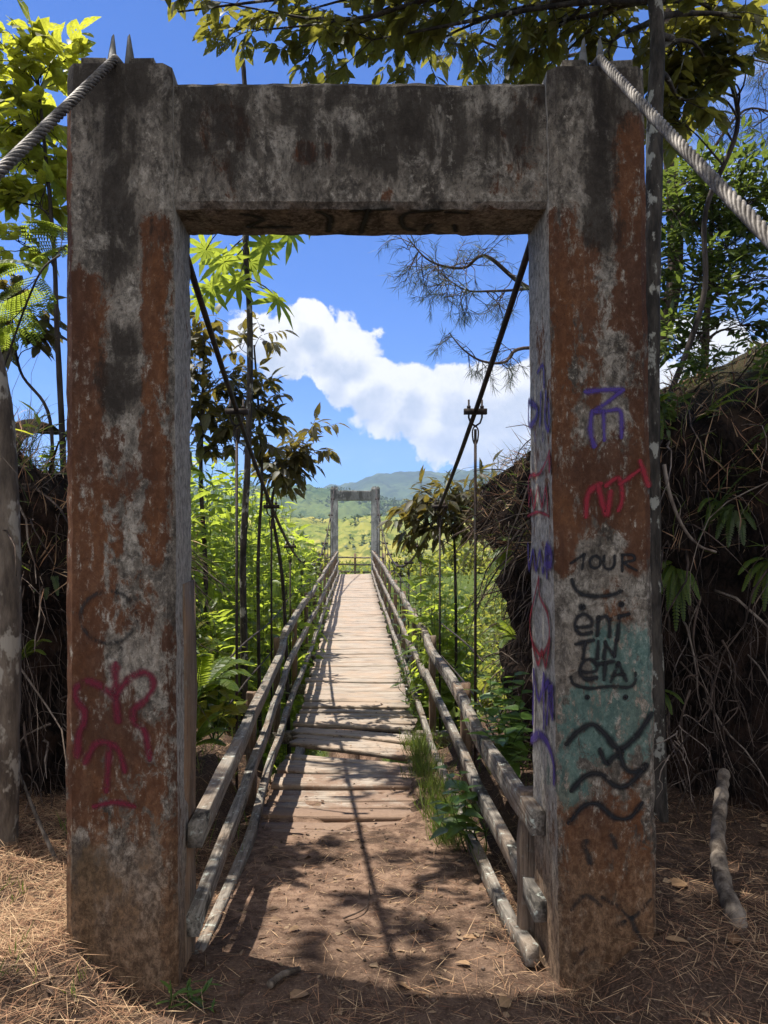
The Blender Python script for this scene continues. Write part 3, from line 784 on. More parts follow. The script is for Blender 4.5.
# ================================================================ main cables, clamps and suspender rods
UPV = Vector((0, 0, 1))
def rope_section(lobes, pitch, step):
    return lambda a, i: 1 + .16 * abs(math.cos(lobes / 2 * (a - i * step * 2 * math.pi / pitch)))
def main_cable(nx, fx, back, label, xs_out):
    o = thing('main_cable', label, 'cable', (nx, (YF + YB) / 2, ZT + .02))
    yA, yB = YB - .08, YG + .05
    zA, zB = ZT + .055, zt + .05
    z0 = .77; ym = 17.3
    def pt(y):
        s = (y - ym); e = (yA - ym) if s < 0 else (yB - ym); zE = zA if s < 0 else zB
        return Vector((lerp(nx, fx, (y - yA) / (yB - yA)) + xs_out * math.sin(math.pi * min(1, (y - yA) / (yB - yA))), y, z0 + (zE - z0) * (s / e) ** 2))
    # backstay: thick twisted rope towards the anchor behind the viewer
    top = Vector((nx, YF + .02, ZT + .024)); A = Vector(back)
    n = 560; L = (A - top).length; step = L / n
    P = [pt(yA + .5), pt(yA + .2), pt(yA)]
    bs = [top.lerp(A, i / n) + Vector((0, 0, -.05 * math.sin(math.pi * i / n))) for i in range(n + 1)]
    mb = MB(); mb.tube(bs, .010, 8, True); ax = (A - top).normalized(); e1_ = ax.cross(UPV).normalized(); e2_ = ax.cross(e1_)
    for s in range(6):                    # six strands laid round the core
        mb.tube([p + (e1_ * math.cos(a) + e2_ * math.sin(a)) * .0108 for p, a in ((q, 2 * math.pi * (s / 6 + i * step / .17)) for i, q in enumerate(bs))], .0058, 6, True)
    mb.tube([bs[2], bs[0], Vector((nx, YF + .10, ZT + .042)), Vector((nx, YB - .10, ZT + .05)), P[2], P[1]], .0165, 12)
    c = mb.build('backstay', M['cable'], o, True)
    ys_ = [yA + (yB - yA) * i / 160 for i in range(161)]
    mb = MB(); mb.tube([pt(y) for y in ys_], .0155, 14, True, section=rope_section(7, .33, .18))
    mb.build('span_cable', M['rust'], o, True)
    yy = 5.6; i = 0
    while yy < 31:
        p = pt(yy); zb = deck_z(yy) - .16
        h = MB()
        if p.z - .15 > zb + .1:
            h.tube([p + Vector((0, 0, -.13)), Vector((p.x, yy, zb))], .0105 if yy < 12 else .012, 8)
            lp = [p + Vector((.022 * math.sin(a), 0, -.155 + .045 * math.cos(a) * (1 if math.cos(a) > 0 else 1.9))) for a in [2 * math.pi * q / 14 for q in range(15)]]
            h.tube(lp, .006, 6)
            rod = h.build('suspender', M['rust'], o, True)
            q = MB(); ax = (Vector((1, 0, 0)), Vector((0, 1, 0)), Vector((0, 0, 1)))
            q.box(p + Vector((0, 0, -.002)), (.165, .045, .040), ax)
            for s in (-1, 1):
                q.tube([p + Vector((s * .048, 0, .085)), p + Vector((s * .048, 0, -.045)), p + Vector((s * .034, 0, -.085)), p + Vector((0, 0, -.108))], .0075, 6)
                q.tube([p + Vector((s * .048, 0, .022)), p + Vector((s * .048, 0, .040))], .015, 6)
            q.build('clamp', M['rust'], rod)
        yy += 2.45; i += 1
    return o, pt
cabR, ptR = main_cable(CRX, FRX, (.858, -1.2, -.30), 'twisted steel cable running over the pillar with black lettering and along the bridge', .05)
cabL, ptL = main_cable(CLX, FLX, (-1.126, -1.2, -.44), 'twisted steel cable running over the pillar with the red flower and along the bridge', -.05)

# ================================================================ deck
deck = thing('bridge_deck', 'long narrow footbridge deck of worn grey brown planks leading to the far gateway', 'bridge deck', (0, 5, -.45))
random.seed(5)
y = 4.3; npl = 0; BIG = []
while y < 31.75 and npl < 98:
    w = random.choice([.22, .25, .28, .31]) * (1.06 if y > 8.6 else .68)
    gap = random.choice([.002, .003, .004, .006]) if y > 8.6 else random.choice([.006, .012, .02, .035])
    if any(0 <= (b - .1) - (y + w) < .27 for b in [5.6 + 2.45 * i for i in range(11)]) and y > 8.6: gap = random.uniform(.05, .075)
    yc = y + w / 2; z = deck_z(yc) - .02
    yaw = random.gauss(0, .008) if yc > 9 else random.gauss(0, .03) - .40 * math.exp(-((yc - 7.3) / .9) ** 2)
    if not BIG and yc > 6.7: gap = .26; BIG.append(1)
    elif len(BIG) == 1 and yc > 7.75: gap = .15; BIG.append(1)
    if yc < 9: z += random.uniform(-.018, .008)
    sl = (deck_z(yc + .3) - deck_z(yc - .3)) / .6
    Y = Vector((math.sin(-yaw) * 1.0, math.cos(yaw), sl)).normalized(); X = Vector((math.cos(yaw), math.sin(yaw), random.gauss(0, .006))).normalized(); Z = X.cross(Y).normalized()
    if yc < 9: Z = (Z + Vector((0, random.gauss(0, .05), 0))).normalized(); Y = Z.cross(X).normalized()
    hw = .64 + random.uniform(-.02, .035); n = 9
    mb = MB(); th = .042; cup = random.uniform(-.006, .006)
    rows = [(-w/2, -th/2), (-w/2, th/2 - .006), (-w/2 + .007, th/2), (0, th/2 + cup), (w/2 - .007, th/2), (w/2, th/2 - .006), (w/2, -th/2)]
    c = Vector((random.uniform(-.02, .02), yc, z + random.uniform(-.008, .006)))
    for i in range(n):
        t = -1 + 2 * i / (n - 1)
        for a, b in rows:
            ja = random.uniform(-.004, .004) if abs(a) > .02 else 0
            mb.v.append(tuple(c + X * (t * hw + (random.uniform(-.012, .012) if i in (0, n - 1) else 0)) + Y * (a + ja) + Z * (b + .004 * math.sin(3 * t + yc))))
    for i in range(n - 1):
        for q in range(7):
            a, b = i * 7 + q, i * 7 + (q + 1) % 7
            mb.face([a, b, b + 7, a + 7])
    mb.face(list(range(7))[::-1]); mb.face([(n - 1) * 7 + q for q in range(7)])
    mb.build('plank', M['plank'], deck); npl += 1
    y += w + gap
print('planks', npl, 'to', y)
BEAMY = [5.6 + 2.45 * i for i in range(11)]
for yy in BEAMY:
    mb = MB(); mb.bar([(-1.0, yy, deck_z(yy) - .13), (0, yy, deck_z(yy) - .13), (1.0, yy, deck_z(yy) - .13)], .10, .12, jit=.004); mb.build('crossbeam', M['rail'], deck)
for s in (-1, 1):
    for i in range(7):
        a, b = 4.6 + i * 3.9, min(31.85, 4.6 + (i + 1) * 3.9)
        mb = MB(); mb.bar([(s * .52, a + (b - a) * q / 4, deck_z(a + (b - a) * q / 4) - .075) for q in range(5)], .09, .065, jit=.003); mb.build('stringer', M['rail'], deck)

# ================================================================ railings
TOPR = [(2.85, .50), (4.5, .42), (5.8, .44), (7.1, .41), (8.5, .44), (13, .49), (20, .56), (31.8, .60)]
MIDR = [(2.85, .18), (4.2, .11), (5.8, .08), (8.5, .06), (13, .07), (20, .12), (31.8, .20)]
LOWR = [(2.75, .02), (3.5, -.11), (5.35, -.28), (6.9, -.38), (8.5, -.36), (13, -.38), (20, -.33), (31.8, -.22)]
XR = [(2.75, .675), (4, .70), (5.8, .74), (12, .75), (20, .73), (31.8, .71)]
XL = [(2.75, .60), (4, .64), (5.45, .685), (7, .725), (8.5, .755), (12, .755), (20, .73), (31.8, .71)]
TOPL = [(2.85, .45), (5.45, .37), (7.0, .34), (8.5, .44), (13, .46), (20, .52), (31.8, .56)]
MIDL = [(2.85, .11), (5.0, .07), (6.9, .05), (8.5, .06), (13, .06), (20, .10), (31.8, .18)]
LOWL = [(2.75, -.07), (3.5, -.15), (5.0, -.26), (8.5, -.32), (13, -.36), (20, -.32), (31.8, -.22)]
def railing(s, tabs, label):
    o = thing('wooden_railing', label, 'railing', (s * .7, 3, -.2))
    random.seed(40 + s)
    joints = [2.86] + [5.6 + 2.45 * i for i in range(1, 11, 2)] + [31.75]
    for ti, tab in enumerate(tabs):
        for a, b in zip(joints, joints[1:]):
            m = max(5, int((b - a) / .35)); a2 = a if a < 3.2 else a - .12
            dx, dz = random.uniform(-.012, .012), random.uniform(-.014, .014)
            pts = []
            for i in range(m + 1):
                yv = lerp(a2, b, i / m); q = interp(tab, yv) + dz * (0 if a < 3.2 and i == 0 else 1)
                ex = interp(XR if s > 0 else XL, yv) + dx + .016 * fbm(yv * .5, ti * 3 + s, 2)
                ex += (-.02 if ti == 1 else (-.035 if ti == 2 else 0)) * ss(2.8, 4.5, yv)
                pts.append((s * ex, yv, q + .020 * fbm(yv * .6, ti + 5 * s, 9)))
            mb = MB(); wd, hg = [(.055, .092), (.048, .082), (.05, .075)][ti]
            mb.bar(pts, wd, hg, jit=.0018, twist=random.uniform(-.06, .06)); mb.build('rail', M['rail'], o)
    for yy in [3.02] + BEAMY + [31.7]:
        x = s * (interp(XR if s > 0 else XL, yy) + .068); zt_ = interp(tabs[0], yy) + .03; zb_ = deck_z(yy) - .2
        if yy < 3.1:
            x = .700 if s > 0 else -.640
            zt_ = .545 if s > 0 else 1.39; zb_ = -.35
        mb = MB(); w = .07 if yy > 3.1 else (.075 if s > 0 else .022)
        m = 8; mb.bar([(x + s * .0 + (random.uniform(-.004, .004)), yy + ((.08 if s > 0 else -.07) if yy < 3.1 else 0) + random.uniform(-.004, .004), lerp(zb_, zt_, i / m)) for i in range(m + 1)], w, (w if yy > 3.1 else (.08 if s > 0 else .19)), jit=.003, up=Vector((0, 1, 0)))
        mb.build('post', M['post'], o)
    return o
railing(1, (TOPR, MIDR, LOWR), 'weathered three rail timber railing on the side of the pillar with black lettering')
railing(-1, (TOPL, MIDL, LOWL), 'weathered three rail timber railing on the side of the pillar with the red flower')
# plain wire strung outside each railing through the suspenders
for s, lab in ((1, 'thin guard wire strung outside the railing with weeds and a vine growing through it'), (-1, 'thin guard wire strung outside the railing nearest the tall bright shrubs')):
    o = thing('guard_wire', lab, 'wire', (s * .9, 6, .3))
    for dz in (.14, -.2):
        mb = MB(); mb.tube([(s * (.93 - .12 * (yv - 5.6) / 26), yv, .46 + dz + .03 * math.sin(yv * 1.28)) for yv in np.linspace(5.6, 31.7, 60)], .008, 5); mb.build('strand', M['rust'], o)
# three bar fence at the landing behind the far gateway
o = thing('wooden_fence', 'low grey three bar fence closing the landing behind the distant gateway', 'fence', (0, 33.6, -.3))
for py in (557.5, 564.5, 572):
    z = EYE + (VY - py) / F * 33.6; mb = MB(); mb.bar([(-1.3, 33.6, z), (-.5, 33.6, z + .01), (.4, 33.6, z - .01), (1.3, 33.6, z)], .05, .07, jit=.006); mb.build('bar', M['rail'], o)
for x in (-1.25, .0, 1.25):
    mb = MB(); mb.bar([(x, 33.67, -.9), (x, 33.67, 0), (x, 33.67, .45)], .09, .09, jit=.005, up=Vector((0, 1, 0))); mb.build('post', M['post'], o)
# ================================================================ trees and plants
def bend(a, b, n=6, sag=.0, wob=.03):
    a, b = Vector(a), Vector(b); L = (b - a).length; o1, o2 = rv(wob * L), rv(wob * L)
    return [a.lerp(b, i / n) + Vector((0, 0, sag * L * math.sin(math.pi * i / n))) + o1 * math.sin(math.pi * i / n) + o2 * math.sin(2 * math.pi * i / n) for i in range(n + 1)]
def curve(pts, per=6):
    p = [Vector(q) for q in pts]; out = []
    for i in range(len(p) - 1):
        p0, p1, p2, p3 = p[max(i-1, 0)], p[i], p[i+1], p[min(i+2, len(p)-1)]
        for s in range(per):
            t = s / per; out.append(.5 * ((2*p1) + (p2-p0)*t + (2*p0-5*p1+4*p2-p3)*t*t + (3*p1-p0-3*p2+p3)*t**3))
    out.append(p[-1]); return out
UP = Vector((0, 0, 1))
def leafy_twig(tm, lv, p, d, length, n, ll, lw, droop, hang, r=.004, tip=True, spread=.9):
    """a twig with alternate leaves"""
    pts = [Vector(p)]; d = Vector(d).normalized(); k = 4
    for i in range(k):
        d = (d + rv(.22) + Vector((0, 0, .05))).normalized(); pts.append(pts[-1] + d * length / k)
    tm.tube(pts, [r * (1 - .7 * i / k) for i in range(k + 1)], 3, False)
    for i in range(n):
        t = lerp(.25, 1.0, (i + random.random() * .6) / n) * k; a = min(k - 1, int(t)); q = pts[a].lerp(pts[a + 1], min(1, t - a))
        ax = (pts[a + 1] - pts[a]).normalized(); sd = ax.cross(UP + rv(.3))
        if sd.length < .1: sd = ax.cross(Vector((1, 0, 0)))
        sd.normalize(); sd = sd * (1 if i % 2 else -1)
        dd = (sd * spread + ax * random.uniform(.3, .9) + rv(.35) + Vector((0, 0, -hang * random.uniform(.5, 1.3)))).normalized()
        s = random.uniform(.6, 1.15)
        lv.add(q, dd, UP + rv(.55), ll * s, lw * s, droop * random.uniform(.4, 1.5))
    if tip: lv.add(pts[-1], (d + Vector((0, 0, -hang * .6))).normalized(), UP + rv(.5), ll, lw, droop)
def tree(name, label, cat, trunk, r0, r1, clusters, ll, lw, bark, leaf, shape='ovate', droop=.25, hang=.3, group=None, twig=.25, per=5, fold=.2, limb=.5, nobranch=False, seed=None, loc=None):
    if seed is not None: random.seed(seed)
    T = curve(trunk, 8); o = thing(name, label, cat, loc or T[0], group)
    tm, lv = MB(), Leaves(); n = len(T)
    tm.tube(T, [lerp(r0, r1, i / (n - 1)) for i in range(n)], 10, wob=.06)
    for c, rad, nt in clusters:
        c = Vector(c)
        i = min(range(n), key=lambda q: (T[q] - c).length + .9 * max(0, T[q].z - c.z + .15))
        if not nobranch and (T[i] - c).length > .05:
            br = bend(T[i], c, 7, .06, .06); rr = lerp(r0, r1, i / (n - 1)) * limb
            tm.tube(br, [max(.003, rr * (1 - .75 * q / 7)) for q in range(8)], 6, False)
            bd = (br[-1] - br[-3]).normalized()
        else: br, bd = [c], UP
        for q in range(nt):
            if len(br) > 3 and random.random() < .55:
                a = random.uniform(.45, 1) * 7; p = br[int(a)].lerp(br[min(7, int(a) + 1)], a % 1)
            else: p = c
            d = (rv(1.0) + bd * .5 + Vector((0, 0, .15))); d.normalize()
            # spread the twig origins through the crown's volume
            p2 = p + Vector((d.x, d.y, d.z * .8)) * rad * random.uniform(0, .7)
            if (p2 - p).length > .03: tm.tube([p, p.lerp(p2, .5) + rv(.03 * rad), p2], [.004, .0035, .003], 3, False)
            leafy_twig(tm, lv, p2, d, twig * random.uniform(.6, 1.3), per, ll, lw, droop, hang)
    tm.build('trunk', bark, o, True); lv.build('crown', leaf, o, shape, fold)
    return o
def cl(L, f=1.0): return [(W(x, y, Y), r, max(2, round(n * f))) for x, y, Y, r, n in L]

# -- big leaved tree over the gateway (its canopy shades the path)
tr_t = [Vector((1.56, 3.95, -.1)), W(652, 600, 3.97), W(651, 330, 4.0), W(655, 120, 4.05), W(655, 0, 4.1), Vector((1.5, 4.25, 5.6)), Vector((1.2, 4.6, 7.4))]
can = [(178, 12, 4.7, .14, 4), (200, -25, 4.7, .2, 9), (235, 5, 4.8, .2, 12), (262, 30, 4.9, .17, 9), (290, 15, 4.8, .22, 13), (318, 38, 4.8, .2, 12), (345, 30, 5.0, .22, 14), (372, 40, 4.7, .2, 13), (400, 25, 5.0, .24, 15), (425, 48, 4.9, .2, 12), (450, 20, 4.8, .22, 12),
       (478, 38, 5.2, .22, 9), (505, 55, 5.0, .2, 10), (530, 35, 4.8, .24, 11), (556, 60, 5.0, .2, 9), (585, 20, 4.7, .22, 11), (610, 60, 4.8, .2, 9), (675, 60, 4.6, .2, 10), (690, 100, 4.6, .18, 11), (705, 60, 4.5, .2, 11), (720, 25, 4.6, .22, 10), (745, 20, 4.4, .2, 7), (690, 20, 4.7, .22, 9), (625, 10, 4.9, .25, 11)]
rr = random.Random(77)
shade = []
for q in range(105):                       # the crown above the picture's upper edge
    h = rr.uniform(4.7, 7.8); gx, gy = rr.uniform(-.35, 3.6), rr.uniform(.6, 4.7)
    if gx < .22 and 3.0 < gy and rr.random() < .85: continue
    if 1.3 < gx < 2.4 and gy < 2.6 and rr.random() < .75: continue
    if rr.random() < .20: continue
    x, yv = gx - .36 * h, gy + .12 * h
    if VY - (h - EYE) / yv * F > -40: continue
    shade.append((Vector((x, yv, h)), .32, 10))
for q in range(16):                        # a few sprays further out, dappling the first planks
    h = rr.uniform(5.6, 8.4); gx, gy = rr.uniform(.0, .9), rr.uniform(4.9, 8.2); x, yv = gx - .31 * h, gy + .13 * h
    if VY - (h - EYE) / yv * F < -20: shade.append((Vector((x, yv, h)), .22, 5))
tree('broadleaf_tree', 'tall broadleaf tree with a thin lichened trunk behind the gateway and olive leaves overhead', 'tree', tr_t, .052, .03, cl(can, .78) + shade, .135, .070, M['bark_lichen'], M['olive_leaf'], 'ovate', .25, .55, twig=.26, per=6, limb=.55, seed=3)

t2 = [Vector((1.95, 4.85, 2.35)), W(703, 300, 4.9), W(706, 210, 4.9), W(738, 120, 4.8), W(712, 30, 4.8), W(690, -60, 4.9)]
tree('broadleaf_tree', 'slender dark branched tree on the bank top with large hanging holed leaves near the cable', 'tree', t2, .019, .012,
     cl([(668, 95, 4.6, .12, 6), (682, 60, 4.6, .14, 7), (675, 120, 4.6, .10, 6), (700, 90, 4.7, .15, 7), (716, 40, 4.7, .16, 7), (725, 68, 4.6, .10, 4), (742, 22, 4.6, .14, 6), (655, 70, 4.7, .14, 6), (752, 55, 4.6, .05, 2)]), .15, .088, M['bark_dark'], M['olive_leaf'], 'ovate', .2, .8, twig=.18, per=5, seed=14)

# -- pine with bare drooping branches
random.seed(9)
pb = Vector((2.1, 6.4, 2.2)); po = thing('pine_tree', 'thin pine behind the bank with bare twiggy branches reaching into the gateway opening', 'tree', pb)
tm, lv = MB(), Leaves()
tm.tube(curve([pb, W(672, 300, 6.4), W(668, 120, 6.3), W(664, -60, 6.2), W(660, -300, 6.2)], 6), [.075 - .0015 * i for i in range(25)], 8, wob=.08)
def pine_branch(pts, r, nt, tl=.28):
    P = curve(pts, 7); n = len(P); tm.tube(P, [lerp(r, .004, i / (n - 1)) for i in range(n)], 5, False)
    for q in range(nt):
        i = random.randrange(int(n * .35), n); d = (rv(1) + Vector((-.4, 0, -.25))).normalized(); T = [P[i]]
        for s in range(5):
            d = (d + rv(.4) + Vector((0, 0, -.04))).normalized(); T.append(T[-1] + d * tl * random.uniform(.6, 1.2) / 5)
            if random.random() < .5:
                e = (d + rv(.9)).normalized(); T2 = [T[-1], T[-1] + e * tl * .18, T[-1] + e * tl * .34 + rv(.02)]; tm.tube(T2, [.003, .0024, .002], 3, False)
                tuft(T2[-1], e)
        tm.tube(T, [.005 - .0006 * s for s in range(6)], 3, False); tuft(T[-1], d)
def tuft(p, d, n=11):
    for q in range(n):
        e = (d * .7 + rv(.8) + Vector((0, 0, -.35))).normalized(); lv.add(p - d * random.uniform(0, .05), e, rv(1), random.uniform(.07, .13), .0035, .15)
pine_branch([W(668, 300, 6.4), W(590, 310, 6.3), W(527, 287, 6.1), W(486, 256, 6.0), W(463, 268, 6.0), W(430, 261, 5.9), W(408, 238, 5.9)], .026, 34)
pine_branch([W(668, 270, 6.4), W(600, 280, 6.3), W(524, 289, 6.1), W(490, 291, 6.0), W(466, 290, 6.0), W(445, 277, 6.0)], .018, 26)
pine_branch([W(667, 330, 6.4), W(600, 350, 6.3), W(524, 348, 6.1), W(505, 362, 6.0), W(482, 361, 6.0), W(464, 350, 6.0), W(451, 335, 6.0)], .020, 15, .2)
pine_branch([W(666, 150, 6.3), W(600, 60, 6.3), W(540, 60, 6.2), W(480, 40, 6.0), W(420, 10, 6.0)], .022, 24)
pine_branch([W(666, 150, 6.3), W(700, 90, 6.3), W(740, 60, 6.2), W(790, 70, 6.0)], .02, 26)
pine_branch([W(666, 120, 6.3), W(620, 20, 6.3), W(560, 10, 6.2), W(500, -20, 6.0)], .02, 22)
pine_branch([W(668, 200, 6.3), W(705, 160, 6.3), W(745, 110, 6.2), W(790, 120, 6.0)], .02, 24)
tm.build('trunk', M['bark_twig'], po, True); lv.build('crown', M['pine_needle'], po, 'small', .0)

# -- small leaved trees on top of the right bank
tree('bushy_tree', 'bushy small leaved dark green tree on top of the bank under the cable', 'tree', [Vector((2.7, 6.0, 2.3)), W(706, 330, 6.0), W(710, 260, 6.0), W(712, 190, 6.0)], .035, .012,
     cl([(672, 210, 5.8, .2, 22), (690, 185, 6.0, .22, 26), (715, 195, 5.8, .25, 30), (745, 205, 5.9, .25, 28), (768, 230, 6, .25, 26), (700, 235, 6.1, .25, 30), (730, 245, 5.9, .25, 30), (672, 260, 5.9, .22, 24), (690, 290, 5.8, .25, 26), (720, 290, 6.0, .25, 28), (755, 280, 5.9, .25, 28), (670, 320, 5.8, .2, 20), (700, 335, 5.8, .22, 22), (740, 325, 5.9, .25, 24), (668, 345, 5.6, .15, 14), (735, 170, 6.2, .2, 14), (770, 185, 6.0, .2, 14)]),
     .10, .036, M['bark_twig'], M['small_leaf'], 'lance', .1, .15, twig=.24, per=9, seed=31)
# -- left: sapling with bright backlit leaves
tree('sapling', 'slender sapling with large backlit yellow green leaves beside the pillar with the red flower', 'tree', [Vector((-1.78, 4.75, 1.5)), W(62, 430, 4.7), W(57, 330, 4.7), W(54, 250, 4.7), W(46, 160, 4.7), W(38, 80, 4.7)], .021, .008,
     cl([(8, 50, 4.6, .16, 8), (28, 52, 4.6, .14, 8), (12, 85, 4.7, .18, 10), (40, 88, 4.7, .14, 9), (60, 62, 4.8, .08, 4), (72, 48, 4.9, .07, 4), (10, 125, 4.7, .18, 10), (38, 125, 4.7, .16, 10), (20, 160, 4.7, .18, 10), (48, 165, 4.8, .15, 9), (10, 195, 4.7, .18, 10), (40, 205, 4.7, .16, 10), (18, 240, 4.6, .14, 7), (60, 130, 4.9, .12, 7)], .68),
     .16, .095, M['bark_dark'], M['yellow_leaf'], 'ovate', .3, .45, twig=.16, per=5, seed=5)
tree('sapling', 'dark leafed sapling with hanging brown green leaves behind the lichened trunk', 'tree', [Vector((-1.93, 4.9, 1.5)), W(50, 420, 4.9), W(20, 370, 4.85), W(10, 300, 4.8)], .013, .006,
     cl([(28, 325, 4.8, .1, 6), (12, 300, 4.8, .1, 6), (36, 340, 4.85, .06, 4), (-10, 330, 4.8, .15, 7), (5, 345, 4.8, .06, 3)]), .13, .075, M['bark_dark'], M['dark_leaf'], 'ovate', .3, .9, twig=.13, per=5, seed=6)
random.seed(12)
o = thing('lichened_tree', 'pale tree trunk mottled with lichen on the bank at the photo edge', 'tree', (-1.66, 3.6, .0))
mb = MB(); T = curve([Vector((-1.66, 3.6, -.1)), W(6, 640, 3.6), W(4, 480, 3.6), W(-4, 385, 3.6), W(-30, 280, 3.6), W(-70, 100, 3.65), W(-90, -200, 3.7)], 9); mb.tube(T, [.074 - .0006 * i for i in range(len(T))], 14, wob=.05); mb.build('trunk', M['bark_pale'], o, True)
lv, tm = Leaves(), MB()
for q in range(8): leafy_twig(tm, lv, T[-1] + rv(.8), rv(1), .3, 6, .14, .08, .2, .5)
lv.build('crown', M['olive_leaf'], o, 'ovate'); tm.build('twig', M['bark_dark'], o)

# -- ferns
def frond(lv, tm, pts, wmax, n, pin=.016, hang=.2, r=.004, n2=None):
    P = curve(pts, 8); m = len(P); tm.tube(P, [lerp(r, .0012, i / (m - 1)) for i in range(m)], 4, False)
    for i in range(n):
        t = lerp(.18, .99, i / n); a = t * (m - 1); b = min(m - 2, int(a)); q = P[b].lerp(P[b + 1], a - b)
        ax = (P[b + 1] - P[b]).normalized(); sd = ax.cross(UP)
        if sd.length < .1: sd = ax.cross(Vector((0, 1, 0)))
        sd.normalize(); L = wmax * (math.sin(math.pi * min(1, (t * .86 + .14))) ** .7) * random.uniform(.9, 1.06)
        nn = sd.cross(ax)
        if nn.z < 0: nn = -nn
        for s in (-1, 1):
            lv.add(q, (sd * s + ax * .45 + Vector((0, 0, -hang)) + rv(.06)).normalized(), nn + rv(.15), L, pin, .2)
random.seed(61)
o = thing('tree_fern', 'feathery bright green tree fern fronds with a dark stalk beside the lichened trunk', 'fern', W(-8, 400, 4.1))
lv, tm = Leaves(), MB()
tm.tube(curve([W(-8, 400, 4.1), W(10, 350, 4.1), W(26, 305, 4.1), W(42, 270, 4.1), W(60, 255, 4.15)], 6), .006, 5)
for pts in ([(40, 272, 4.1), (20, 262, 4.0), (0, 262, 3.95), (-30, 275, 3.9)], [(44, 268, 4.1), (30, 285, 4.15), (8, 298, 4.15), (-25, 315, 4.1)], [(58, 256, 4.15), (62, 240, 4.2), (60, 226, 4.25), (40, 222, 4.3)], [(26, 305, 4.1), (14, 318, 4.2), (0, 328, 4.2), (-20, 345, 4.2)], [(52, 258, 4.15), (66, 246, 4.3), (84, 240, 4.4), (110, 248, 4.5)]):
    A = curve([W(*q) for q in pts], 6); m = len(A)
    tm.tube(A, .003, 4)
    for i in range(3, m):           # twice divided fronds
        ax = (A[i] - A[i - 1]).normalized(); sd = ax.cross(UP).normalized(); L = .20 * math.sin(math.pi * (i / m * .8 + .2)) + .03
        for s in (-1, 1):
            b = A[i] + (sd * s * .75 + ax * .35 + Vector((0, 0, -.30))).normalized() * L
            frond(lv, tm, [A[i], A[i].lerp(b, .5) + Vector((0, 0, .012)), b], .032, 13, .010, .1, .0015)
lv.build('frond', M['fern_leaf'], o, 'pinna', .1); tm.build('stalk', M['bark_dark'], o)
def fern(label, base, tips, wmax, n, mat='fern_leaf', seed=1, pin=.016, hang=.2, arch=.14):
    random.seed(seed); o = thing('fern', label, 'fern', base); lv, tm = Leaves(), MB(); base = Vector(base)
    for t in tips:                        # every frond is a part, its stalk a sub-part
        t = Vector(t); L = (t - base).length; lv, tm = Leaves(), MB()
        frond(lv, tm, [base, base.lerp(t, .35) + UP * arch * L, base.lerp(t, .7) + UP * arch * L * 1.1, t], wmax, n, pin, hang)
        f = lv.build('frond', M[mat], o, 'pinna', .1); tm.build('stalk', M['weed_leaf'], f)
    return o
fern('yellow green fern hanging from the bank low beside the pillar with black lettering', W(676, 562, 4.2), [W(658, 600, 4.0), W(668, 612, 4.0), W(684, 622, 4.05), W(690, 606, 3.95), (W(700, 600, 4.0)), W(655, 575, 4.05), W(676, 632, 4.02)], .035, 26, seed=4)
fern('fern with two ribbon like fronds high on the bank below the small leaved tree', W(655, 405, 4.3), [W(662, 440, 4.1), W(676, 395, 4.1), W(655, 455, 4.1)], .032, 24, seed=5)
fern('pale green fern sprig reaching sideways across the upper bank', W(694, 424, 4.25), [W(758, 388, 4.0), W(745, 402, 4.0), W(722, 412, 4.05)], .024, 26, seed=6)
fern('bluish thin fern fronds slanting across the middle of the bank', W(698, 540, 4.1), [W(762, 468, 3.95), W(742, 490, 3.92), W(730, 508, 3.95), W(768, 430, 4.0)], .022, 30, 'small_leaf', seed=7)
fern('green fern hanging from the bank near the photo edge', W(790, 420, 4.2), [W(752, 455, 4.0), W(760, 440, 4.0), W(768, 480, 4.0)], .03, 26, seed=8)
fern('small lit fern tuft on the bank between the lichened trunk and the pillar', W(20, 662, 4.05), [W(52, 642, 3.9), W(46, 655, 3.9), W(36, 640, 3.95), W(14, 648, 3.95)], .026, 20, seed=9)
fern('broad bright fern spreading flat behind the post of the railing with the plank', W(196, 700, 4.9), [W(254, 664, 4.9), W(235, 660, 5.2), W(205, 655, 4.7), W(238, 690, 4.7), W(250, 676, 5.1), W(190, 668, 5.1)], .085, 30, 'fern_leaf', seed=10, pin=.030, hang=.1, arch=.2)
fern('lit fern close to the ground behind the lowest rail and pillar', W(190, 748, 4.6), [W(222, 712, 4.5), W(228, 730, 4.5), W(212, 722, 4.7), W(200, 705, 4.6), W(226, 745, 4.5)], .055, 24, seed=13, pin=.022)
fern('sunlit green fern on the right bank end seen through the gateway', W(520, 548, 5.3), [W(492, 558, 5.1), W(500, 570, 5.1), W(488, 575, 5.1), W(505, 540, 5.1)], .06, 20, seed=14, pin=.02)
fern('low fern at the foot of the right bank end', W(516, 640, 5.2), [W(496, 622, 5.0), W(500, 648, 4.9), W(488, 632, 5.0)], .05, 20, seed=15, pin=.02)

